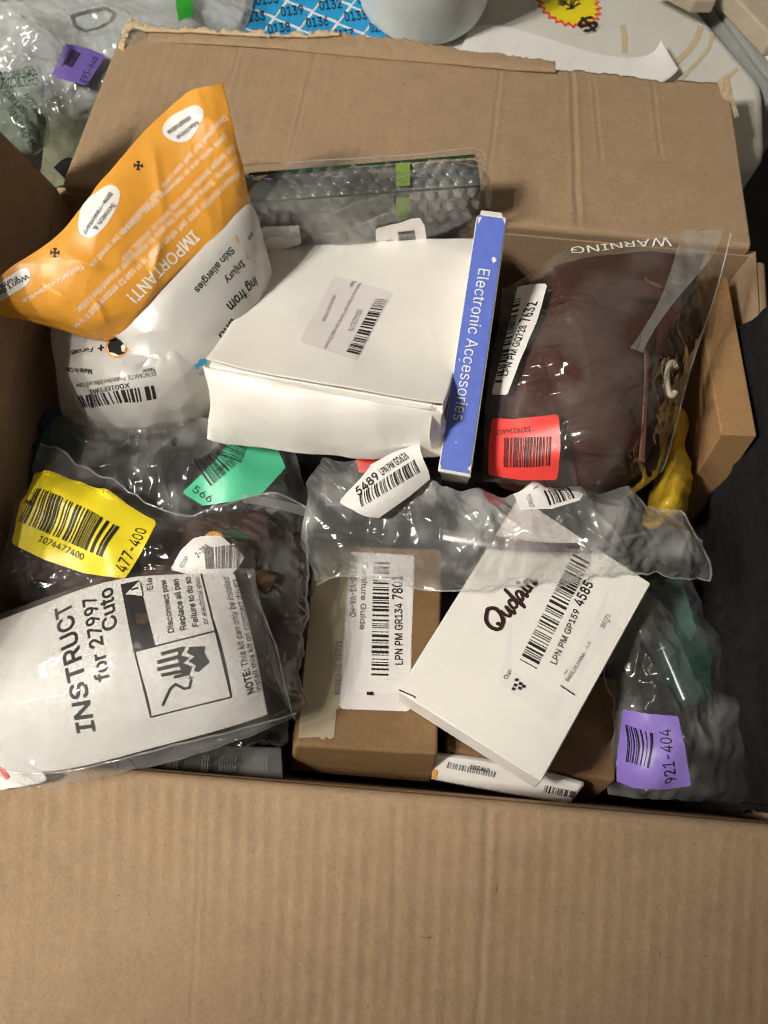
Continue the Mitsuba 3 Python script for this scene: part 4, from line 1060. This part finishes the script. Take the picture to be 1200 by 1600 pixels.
def cur(pts, w, closed=False):
    p = np.array([o_ + e1 * x + e2 * y for x, y in pts])
    k = np.linspace(0, len(p) - 1, 40)
    from scipy.interpolate import CubicSpline
    if closed:
        p = np.vstack([p, p[:1]]); k = np.linspace(0, len(p) - 1, 60)
        q = CubicSpline(np.arange(len(p)), p, bc_type='periodic')(k)
    else:
        q = CubicSpline(np.arange(len(p)), p)(k)
    return LineString(q).buffer(w / 2)


word = [cur([(14, 33), (3, 26), (-1, 12), (5, 1), (16, 3), (24, 14), (25, 27), (18, 34)], 6.0, True), cur([(10, 8), (14, 2), (21, 6)], 6),
        cur([(28, 16), (29, 4), (34, 2), (38, 15), (38, 3), (42, 2)], 4.6), cur([(52, 14), (46, 15), (44, 6), (48, 2), (54, 10), (58, 33), (56, 4), (59, 2)], 4.6),
        cur([(70, 14), (64, 15), (61, 6), (65, 2), (71, 12), (71, 3), (75, 3)], 4.6), cur([(78, 16), (78, 4), (82, 2)], 4.6), cur([(79.5, 25), (80, 23)], 5), cur([(86, 2), (86, 15), (91, 16), (94, 12), (94, 3), (99, 5)], 4.6)]
put('lettering', shape(CT, shapely.union_all(word), .0014, 0), 'brown_ink', ow, False, label='dark cursive word on the white lid')

# ------------------------------------------------------------------ teal case and the bag with the purple sticker
tc = thing('teal_case', 'translucent teal plastic case in clear film at the right front', 'case')
Q = [at(985, 908, -.035), at(1068, 896, -.032), at(1150, 1082, -.026), at(1068, 1112, -.028)]
put('body', hexa(Q + [p + np.array([0.0, 0, -.05]) for p in Q], 0.006), 'teal_plastic', tc, 30)
TS = flat([p + np.array([0, 0, .0005]) for p in Q], (20, 30))
put('pale_band', shape(TS, [(1036, 906), (1064, 902), (1088, 985), (1078, 1005), (1062, 980)], .0006, 0, 3), 'teal_light', tc, False)
TF = Surf([[(978, 900, -.029), (1030, 896, -.026), (1074, 892, -.028)], [(1020, 1000, -.026), (1075, 990, -.022), (1115, 982, -.025)], [(1060, 1118, -.024), (1110, 1102, -.019), (1156, 1088, -.022)]], (60, 80), folds_(0.0018, 0.018, 161))
put('film', TF.sheet(), 'film_dark', tc, True)
pb = thing('purple_sticker_bag', 'crumpled clear bag with purple 921-404 sticker at the front right corner', 'plastic bag')
PF = Surf([[(1012, 926, -.012), (1024, 932, -.006), (1036, 942, -.006), (1050, 965, -.010), (1064, 990, -.016)],
           [(952, 1042, -.018), (985, 1046, -.004), (1020, 1050, .000), (1062, 1055, -.002), (1106, 1074, -.014)],
           [(962, 1104, -.026), (1005, 1112, -.008), (1045, 1118, -.003), (1100, 1118, -.006), (1168, 1117, -.018)],
           [(953, 1180, -.034), (1005, 1186, -.012), (1050, 1190, -.008), (1105, 1188, -.010), (1180, 1205, -.022)],
           [(952, 1240, -.046), (1005, 1246, -.028), (1050, 1250, -.024), (1105, 1252, -.024), (1164, 1262, -.032)]], (220, 260), folds_(0.0024, 0.026, 171, fine=.9), [(1000, 1005, 990, 1110, 1.8, 3.5), (1010, 1020, 1062, 1110, 1.6, 4), (1040, 970, 1100, 1110, 2.2, 3.5), (1090, 1120, 1110, 1240, 3, 4), (958, 1046, 1020, 960, 1.4, 2)])
stick(PF, [(974, 1108), (1010, 1115), (1059, 1119), (1071, 1172), (1080, 1228), (1040, 1233), (990, 1231), (963, 1220), (966, 1165)])
put('film', PF.sheet(), 'film_mid', pb, True)
put('film_rim', edge_line(PF, 'left', .0005), 'film_seal', pb, True)
PC = Surf([[(985, 1070, -.04), (1030, 1070, -.035), (1090, 1085, -.04)], [(970, 1130, -.04), (1035, 1135, -.03), (1130, 1135, -.04)], [(970, 1240, -.06), (1040, 1245, -.045), (1150, 1250, -.05)]], (50, 60), crumple(.0015, 25, 175))
put('contents', PC.solid(.03), 'black_plastic', pb, True)
ps = put('purple_sticker', shape(PF, [(974, 1108), (1010, 1115), (1059, 1119), (1071, 1172), (1080, 1228), (1040, 1233), (990, 1231), (963, 1220), (966, 1165)], .0002, .004, 3), 'purple_sticker', pb, True, label='purple number sticker 921-404')
put('barcode', barcode(PF, (979, 1190), (1014, 1200), (978, 1132), 9, 61, .0006), 'ink', ps, False)
put('number', write(PF, '921-404', (1056, 1219), (1048, 1139), (1038, 1221), False, .0006), 'ink', ps, False)

# ------------------------------------------------------------------ clear case low at the front left
cc = thing('clear_case', 'flat clear plastic case of small parts low behind the front wall', 'case')
q = [at(222, 1160, -.022), at(440, 1168, -.022), at(444, 1226, -.024), at(216, 1214, -.024)]
put('tray', hexa(q + [p + np.array([0, 0, -.012]) for p in q], .0012), 'black_plastic', cc, 30)
put('lid', hexa([p + np.array([0, 0, .006]) for p in q] + [p + np.array([0, 0, .003]) for p in q], .001), 'film_dark', cc, 30)
for x, w_ in ((262, 5), (318, 3), (345, 7), (398, 6)):
    put('small_part', cat([tube([at(x + 4 * k, 1180, -.0195), at(x + 4 * k - 2, 1206, -.0205)], .0004, 6) for k in range(w_)]), 'dark_bead', cc, True)

# ------------------------------------------------------------------ bag with the green sticker
gs = thing('green_sticker_bag', 'hazy clear bag with green barcode sticker under the white box', 'plastic bag')
GC = Surf([[(110, 690, -.05), (200, 680, -.045), (300, 690, -.045), (440, 710, -.05)], [(80, 760, -.05), (180, 780, -.035), (300, 800, -.035), (460, 780, -.045)], [(80, 860, -.055), (180, 880, -.05), (300, 880, -.05), (460, 880, -.055)]], (60, 60), crumple(.004, 34, 181))
put('contents', GC.solid(.04), 'black_cloth', gs, True)
GW = Surf([[(96, 650, -.022), (180, 640, -.014), (270, 646, -.012), (350, 664, -.014), (450, 690, -.022)],
           [(70, 705, -.026), (170, 700, -.012), (270, 712, -.008), (360, 720, -.008), (470, 735, -.022)],
           [(60, 765, -.028), (170, 775, -.014), (270, 790, -.010), (370, 785, -.010), (486, 795, -.024)],
           [(60, 840, -.034), (170, 850, -.026), (270, 850, -.024), (370, 850, -.024), (486, 860, -.034)]], (220, 170), folds_(0.0036, 0.028, 191, fine=0.5), [(250, 700, 265, 790, 1.6, 4), (270, 690, 230, 780, 2, 3), (110, 660, 300, 790, 2.5, 3.5), (300, 660, 240, 720, 2, 3)])
stick(GW, [(355, 695), (395, 696), (433, 699), (440, 716), (446, 731), (408, 773), (368, 783), (317, 790), (284, 770), (335, 722)])
put('film', GW.sheet(), 'film_mid', gs, True)
gk = put('green_sticker', shape(GW, [(355, 695), (395, 696), (433, 699), (440, 716), (446, 731), (408, 773), (368, 783), (317, 790), (284, 770), (335, 722)], .0002, .004, 4), 'green_sticker', gs, True, label='green barcode sticker with a folded end')
put('barcode', barcode(GW, (376, 724), (388, 697), (418, 737), 14, 71, .0006), 'ink', gk, False)
put('barcode', barcode(GW, (330, 760), (370, 726), (372, 779), 16, 72, .0006), 'ink', gk, False)
put('number', write(GW, '1075666002', (365, 711), (334, 738), (371, 716), False, .0006), 'ink', gk, False)
put('number', write(GW, '566', (300, 768), (328, 786), (304, 757), False, .0006), 'ink', gk, False)

# ------------------------------------------------------------------ bag of straps with the yellow sticker
sb = thing('strap_bag', 'clear bag of dark brown woven straps with a yellow sticker', 'bagged straps')
SC = Surf([[(50, 760, -.020), (150, 790, -.008), (260, 820, -.004), (370, 800, -.008), (470, 830, -.03)],
           [(20, 860, -.016), (110, 880, -.002), (220, 890, .000), (340, 880, -.006), (470, 900, -.03)],
           [(15, 940, -.028), (100, 960, -.014), (220, 960, -.010), (340, 980, -.014), (460, 1020, -.04)],
           [(20, 1010, -.05), (100, 1040, -.04), (220, 1080, -.04), (340, 1100, -.04), (450, 1120, -.055)]], (90, 80), crumple(.004, 36, 201))
put('pouch', SC.solid(.03), 'twill', sb, True, uv=None)


def strap(name, pts, w, mat, n=60, lift=0.0):
    """A woven band along (px, py, z) points, w pixels wide."""
    p = np.array(pts, float)
    from scipy.interpolate import CubicSpline
    q = CubicSpline(np.arange(len(p)), p)(np.linspace(0, len(p) - 1, n))
    d = np.gradient(q[:, :2], axis=0); d /= np.linalg.norm(d, axis=1, keepdims=True)
    o = np.stack([-d[:, 1], d[:, 0]], 1) * w / 2
    A = np.column_stack([q[:, :2] - o, q[:, 2] - .001]); B = np.column_stack([q[:, :2], q[:, 2]]); C = np.column_stack([q[:, :2] + o, q[:, 2] - .001])
    S = Surf([A, B, C], (n, 12))
    if S.N[6, n // 2] @ [0, 0, 1] < 0:
        S = Surf([C, B, A], (n, 12))
    uv = S.uv() * [np.linalg.norm(np.diff(q[:, :2], axis=0), axis=1).sum() * 0.0003, w * 0.0003]
    V, F = S.slab(.0022)
    put(name, (V, F), mat, sb, True, uv=np.vstack([uv, uv]))
    return S


strap('strap', [(20, 912, .000), (80, 880, .006), (160, 900, .008), (250, 905, .008), (330, 870, .004)], 46, 'twill')
strap('strap', [(40, 890, .003), (110, 905, .007), (190, 930, .007), (260, 930, .006)], 30, 'twill')
strap('strap', [(395, 800, -.006), (402, 850, .002), (398, 920, .004), (385, 985, -.002)], 40, 'twill')
strap('strap', [(430, 830, -.014), (448, 880, -.008), (446, 960, -.010), (430, 1040, -.02)], 42, 'purple_twill')
strap('strap', [(462, 850, -.024), (472, 920, -.02), (464, 1000, -.022), (450, 1060, -.03)], 26, 'purple_twill')
strap('strap_loop', [(372, 935, .006), (395, 925, .008), (418, 930, .006)], 70, 'twill_tan')
put('buckle', cat([hexa([at(x0, y0, z), at(x1, y0 + 4, z), at(x1 - 3, y1 + 4, z - .002), at(x0 - 3, y1, z - .002), at(x0, y0, z - .005), at(x1, y0 + 4, z - .005), at(x1 - 3, y1 + 4, z - .007), at(x0 - 3, y1, z - .007)], .001)
                   for x0, y0, x1, y1, z in ((400, 1010, 440, 1024, -.004), (404, 1040, 450, 1056, -.006), (400, 1010, 412, 1070, -.004), (432, 1015, 446, 1068, -.005))]), 'dark_grey', sb, 30)
put('ring', tube([at(335 + 12 * math.cos(a), 842 + 8 * math.sin(a), .006) for a in np.linspace(3.0, 6.4, 20)], .0014), 'orange_ink', sb, True)
SF = Surf([[(62, 690, -.006), (130, 718, .003), (200, 762, .008), (292, 802, .009), (376, 776, .007), (484, 797, -.004)],
           [(34, 760, .006), (112, 778, .012), (195, 815, .015), (290, 850, .015), (386, 840, .011), (482, 880, -.010)],
           [(6, 858, .008), (90, 880, .012), (182, 906, .015), (282, 908, .014), (392, 920, .010), (476, 980, -.012)],
           [(3, 925, -.008), (90, 950, .002), (190, 985, .006), (292, 1000, .006), (404, 1060, .002), (460, 1130, -.022)]], (260, 210), folds_(0.003, 0.024, 211, fine=0.6), [(396, 780, 420, 900, 1.2, 3.2), (440, 800, 470, 930, 1.3, 3.4), (420, 880, 440, 960, 1.2, 3), (20, 860, 60, 930, 1.6, 3.4), (10, 900, 50, 880, 1.6, 3), (62, 690, 290, 803, 1.6, 2.0), (460, 820, 440, 1050, 1.6, 3)])
stick(SF, [(55, 737), (120, 757), (185, 784), (246, 815), (222, 862), (195, 905), (130, 895), (70, 875), (17, 849), (36, 795)])
put('film', SF.sheet(), 'film_clear', sb, True)
put('film_rim', edge_line(SF, 'top', .0006), 'film_seal', sb, True)
put('film_rim', edge_line(SF, 'right', .0006), 'film_seal', sb, True)
put('seal_strip', Surf([[(376, 772, .0085), (430, 780, .004), (486, 794, -.002)], [(380, 786, .0088), (430, 794, .0042), (484, 810, -.002)]], (40, 8)).sheet(), 'film_seal', sb, True)
ys = put('yellow_sticker', shape(SF, [(55, 737), (120, 757), (185, 784), (246, 815), (222, 862), (195, 905), (130, 895), (70, 875), (17, 849), (36, 795)], .0002, .004, 8), 'yellow_sticker', sb, True, label='large yellow barcode sticker 477-400')
put('barcode', barcode(SF, (30, 815), (160, 870), (56, 763), 27, 81, .0006), 'ink', ys, False)
put('number', write(SF, '1074477400', (60, 846), (130, 875), (64, 837), False, .0006), 'ink', ys, False)
put('number', write(SF, '477-400', (196, 896), (230, 829), (178, 890), False, .0006), 'ink', ys, False)
WL = Surf([[(300, 838, .016), (345, 836, .020), (384, 872, .016)], [(282, 860, .018), (325, 868, .023), (372, 890, .018)], [(262, 892, .012), (305, 902, .016), (350, 910, .013)]], (40, 40))
wk = put('white_label', shape(WL, [(303, 841), (345, 838), (382, 870), (370, 889), (352, 905), (305, 900), (266, 890), (283, 860)], .0002, .004, 4), 'white_label', sb, True, label='curled white inventory label')
put('barcode', barcode(WL, (322, 888), (374, 888), (338, 858), 18, 85, .0006), 'grey_ink', wk, False)
put('text', write(WL, 'KU0R', (286, 888), (296, 872), (280, 885), False, .0006), 'grey_ink', wk, False)
put('text', write(WL, '2-794', (310, 872), (328, 855), (304, 866), True, .0006), 'grey_ink', wk, False)

# ------------------------------------------------------------------ clear bag with a curved metal bar
mb = thing('metal_bar_bag', 'clear bag with a curved metal bar lying across the middle of the pile', 'plastic bag')
arc = np.array([(690, 836, .030), (705, 838, .031), (760, 846, .033), (810, 852, .033), (870, 855, .033), (930, 850, .031), (980, 840, .027), (1010, 832, .023)])
wd = np.array([8, 10, 11, 9, 6, 5, 4.5, 4])
from scipy.interpolate import CubicSpline
aq = CubicSpline(np.arange(8), arc)(np.linspace(0, 7, 60)); wq = np.interp(np.linspace(0, 7, 60), np.arange(8), wd)
put('metal_bar', Surf([np.column_stack([aq[:, 0], aq[:, 1] - wq, aq[:, 2] - .001]), aq, np.column_stack([aq[:, 0], aq[:, 1] + wq, aq[:, 2] - .001])], (60, 10)).slab(.002), 'metal', mb, True)
put('packet', hexa([at(500, 735, -.02), at(690, 742, -.005), at(690, 800, -.006), at(505, 800, -.02)] + [at(500, 735, -.04), at(690, 742, -.03), at(690, 800, -.03), at(505, 800, -.04)], .004), 'dark_grey', mb, 30)
put('red_tag', Surf([[(556, 716, .002), (592, 714, .004), (640, 722, .006)], [(560, 738, .003), (596, 740, .005), (650, 745, .007)]], (20, 10)).slab(.0005), 'red_sticker', mb, True)
MF = Surf([[(500, 712, .006), (560, 720, .014), (620, 734, .018), (700, 766, .024), (780, 772, .030), (860, 764, .032), (932, 760, .032), (1000, 776, .030), (1064, 797, .022)],
           [(482, 775, .000), (550, 778, .012), (620, 784, .020), (700, 800, .032), (780, 804, .037), (860, 800, .038), (940, 798, .037), (1010, 812, .034), (1084, 826, .022)],
           [(472, 830, -.008), (550, 835, .004), (620, 838, .016), (700, 844, .034), (780, 846, .038), (860, 846, .038), (940, 842, .037), (1020, 850, .033), (1104, 860, .022)],
           [(473, 880, -.018), (550, 872, -.004), (620, 880, .008), (700, 890, .026), (780, 886, .030), (860, 882, .031), (940, 878, .030), (1020, 884, .026), (1112, 884, .018)],
           [(486, 932, -.028), (540, 900, -.010), (620, 912, .002), (700, 925, .018), (780, 916, .0205), (860, 909, .021), (935, 902, .0205), (1020, 902, .018), (1111, 909, .012)]],
          (380, 190), folds_(0.0034, 0.024, 221, fine=0.9), [(520, 740, 700, 830, 1.8, 3.0), (590, 790, 640, 900, 1.4, 3.0), (700, 810, 900, 780, 2.0, 2.6), (640, 870, 720, 915, 1.3, 3), (1020, 800, 1100, 880, 1.6, 3.0), (1050, 900, 1104, 840, 1.3, 3.6), (1000, 870, 1080, 890, 1.3, 3.0), (480, 820, 500, 920, 1.5, 3), (540, 830, 620, 850, 1.5, 2.6), (740, 790, 800, 830, 1.8, -2.4), (760, 905, 1000, 880, 1.2, 1.6)])
stick(MF, [(800, 766), (850, 764), (913, 771), (906, 782), (862, 795), (814, 797)])
put('film', MF.sheet(), 'film_haze', mb, True)
put('film_rim', edge_line(MF, 'bottom', .0005), 'film_seal', mb, True)
put('film_rim', edge_line(MF, 'right', .0006), 'film_seal', mb, True)
L5 = Surf([[(578, 724, .020), (618, 704, .024), (656, 692, .026)], [(556, 756, .024), (606, 744, .030), (664, 724, .030)], [(528, 785, .018), (588, 782, .030), (674, 752, .026)], [(535, 800, .014), (590, 812, .022), (660, 770, .024)]], (50, 50))
l5 = put('white_label', shape(L5, [(580, 726), (618, 706), (655, 694), (662, 712), (672, 748), (640, 775), (592, 809), (570, 806), (530, 785), (552, 758)], .0002, .004, 3), 'white_label', mb, True, label='curled white inventory label 5489')
put('barcode', barcode(L5, (566, 792), (656, 738), (556, 776), 26, 91, .0006), 'ink', l5, False)
put('text', write(L5, 'LPN PM GO626', (598, 744), (640, 716), (592, 735), True, .0006), 'ink', l5, False)
put('number', write(L5, '5489', (561, 776), (595, 746), (552, 767), True, .0006), 'ink', l5, False)
l6 = put('white_label', shape(MF, [(800, 766), (850, 764), (913, 771), (906, 782), (862, 795), (814, 797)], .0002, .004, 3), 'white_label', mb, True, label='white label under the red sticker')
put('barcode', barcode(MF, (858, 790), (898, 779), (850, 766), 10, 93, .0006), 'ink', l6, False)
put('text', write(MF, 'GN834', (835, 792), (829, 772), (842, 790), False, .0006), 'grey_ink', l6, False)

# ------------------------------------------------------------------ instruction sheet in a clear bag
ins = thing('instruction_bag', 'clear bag holding a white instruction sheet with a shock hazard pictogram', 'bagged leaflet')
irow = [[(-46, 982, .006), (60, 946, .016), (170, 910, .022), (270, 898, .024), (366, 897, .020)],
        [(-46, 1062, .022), (70, 1022, .032), (190, 986, .036), (296, 973, .036), (386, 966, .026)],
        [(-44, 1132, .022), (82, 1098, .034), (205, 1066, .038), (311, 1046, .037), (403, 1040, .026)],
        [(-30, 1180, .014), (78, 1204, .020), (206, 1176, .024), (320, 1146, .024), (418, 1116, .018)]]
IS = Surf(irow, (120, 90), crumple(.0011, 22, 231))
put('sheet', IS.solid(.016, 3), 'paper', ins, True, label='white instruction sheet wrapped round the contents')
for s_, p0, p1, pt, bd in (('INSTRUCT', (149, 1142), (110, 940), (122, 1147), True), ('for 27997', (171, 1062), (149, 930), (150, 1066), True), ('Cuto', (183, 981), (175, 917), (162, 985), True),
                           ('Ele', (239, 921), (237, 903), (230, 922), False), ('Disconnect pow', (272, 988), (259, 906), (263, 989), True), ('Replace all pan', (291, 984), (278, 905), (282, 986), True),
                           ('Failure to do so', (310, 979), (297, 902), (301, 981), True), ('or electrical shoc', (325, 975), (311, 902), (317, 977), False)):
    put('printing', write(IS, s_, p0, p1, pt, bd, .00028, .003), 'ink', ins, False)
put('printing', write(IS, 'NOTE:', (397, 1081), (388, 1044), (386, 1083), True, .00028, .003), 'ink', ins, False)
put('printing', write(IS, 'This kit can only be installed', (387, 1040), (357, 902), (377, 1042), False, .00028, .003), 'ink', ins, False)
put('printing', write(IS, 'install this kit on compact drivers', (408, 1078), (371, 905), (399, 1080), False, .00028, .003), 'ink', ins, False)
put('warning_bar', shape(IS, [(190, 914), (217, 908), (242, 1010), (211, 1019)], .0005), 'ink', ins, False)
put('warning_triangle', shape(IS, Polygon([(199, 930), (218, 912), (222, 932)]).buffer(1), .0009), 'white_ink', ins, False)
put('warning_mark', stroke(IS, [(206, 924), (217, 921)], 2.4, .0012), 'ink', ins, False)
put('frame', cat([stroke(IS, [(190, 914), (210, 1017), (236, 1121)], 2.4), stroke(IS, [(236, 1120), (300, 1104), (361, 1089)], 2.4), stroke(IS, [(361, 1089), (337, 990), (314, 897)], 2.4), stroke(IS, [(211, 1018), (270, 1003), (337, 986)], 2.4)]), 'ink', ins, False)
hand = [stroke(IS, [(252, 1022 + 0), (282, 1014)], 5.5), stroke(IS, [(246, 1035), (280, 1026)], 6), stroke(IS, [(246, 1046), (281, 1038)], 6), stroke(IS, [(252, 1055), (283, 1049)], 5.5), stroke(IS, [(272, 1058), (296, 1052)], 5),
        shape(IS, [(278, 1012), (290, 1010), (283, 1024), (296, 1028), (286, 1036), (300, 1042), (296, 1053), (284, 1054), (278, 1030)]),
        shape(IS, [(296, 1011), (320, 1010), (319, 1020), (327, 1035), (310, 1050), (303, 1048), (306, 1040), (294, 1033), (304, 1026), (292, 1020)])]
put('pictogram', cat(hand), 'ink', ins, False, label='black hand and lightning pictogram')
put('pictogram', cat([stroke(IS, [(254, 1102), (266, 1076), (274, 1069), (288, 1076), (296, 1074), (299, 1062)], 4), stroke(IS, [(294, 1060), (302, 1058)], 1.5), stroke(IS, [(296, 1056), (300, 1063)], 1.5)]), 'ink', ins, False)
IF = Surf([[(-48, 976, .010), (60, 938, .020), (170, 902, .026), (270, 890, .029), (372, 888, .024), (384, 892, .018)],
           [(-48, 1062, .026), (70, 1022, .0365), (190, 986, .041), (296, 973, .041), (388, 964, .031), (412, 966, .018)],
           [(-46, 1132, .026), (82, 1098, .0385), (205, 1066, .043), (311, 1046, .0415), (405, 1040, .031), (440, 1045, .016)],
           [(-32, 1182, .018), (78, 1206, .0245), (206, 1178, .0285), (320, 1150, .029), (422, 1118, .022), (456, 1112, .012)],
           [(-26, 1182, .0135), (80, 1207, .0215), (208, 1180, .0255), (322, 1153, .0255), (424, 1126, .0180), (458, 1116, .009)]], (170, 130), folds_(0.001, 0.024, 241, fine=0.3), [(60, 1040, 160, 990, 3, 1.5), (20, 1100, 120, 1080, 3, 1.5), (300, 1170, 420, 1130, 1.5, 2.5), (40, 1190, 90, 1205, 1.5, 2.5), (380, 900, 410, 960, 1.5, 2)])
put('film', IF.sheet(), 'film_clear', ins, True)
put('film_rim', edge_line(IF, 'bottom', .0005), 'film_seal', ins, True)
IC = Surf([[(300, 1090, -.02), (380, 1070, -.012), (460, 1060, -.02)], [(280, 1170, -.025), (370, 1160, -.018), (460, 1140, -.025)]], (30, 30), crumple(.004, 45, 245))
put('film_end', Surf([[(280, 1150, -.004), (360, 1130, .000), (450, 1110, -.004)], [(262, 1182, -.012), (350, 1172, -.008), (452, 1140, -.014)], [(270, 1205, -.024), (350, 1192, -.020), (440, 1165, -.024)]], (80, 50), folds_(0.00375, 0.0155, 247)).sheet(), 'film_clear', ins, True)
rc = thing('red_white_card', 'corner of a white card with red edge at the lower left rim', 'card')
RC = Surf([[(-40, 1168, .010), (0, 1176, .008), (30, 1190, .009)], [(-40, 1215, .006), (5, 1222, .0055), (72, 1214, .012)], [(-40, 1235, .006), (5, 1232, .0055), (50, 1226, .006)]], (30, 20))
put('card', RC.slab(.0005), 'white_label', rc, True)
put('red_edge', stroke(RC, [(-20, 1196), (4, 1202), (14, 1216)], 7, .0005), 'red_sticker', rc, False)
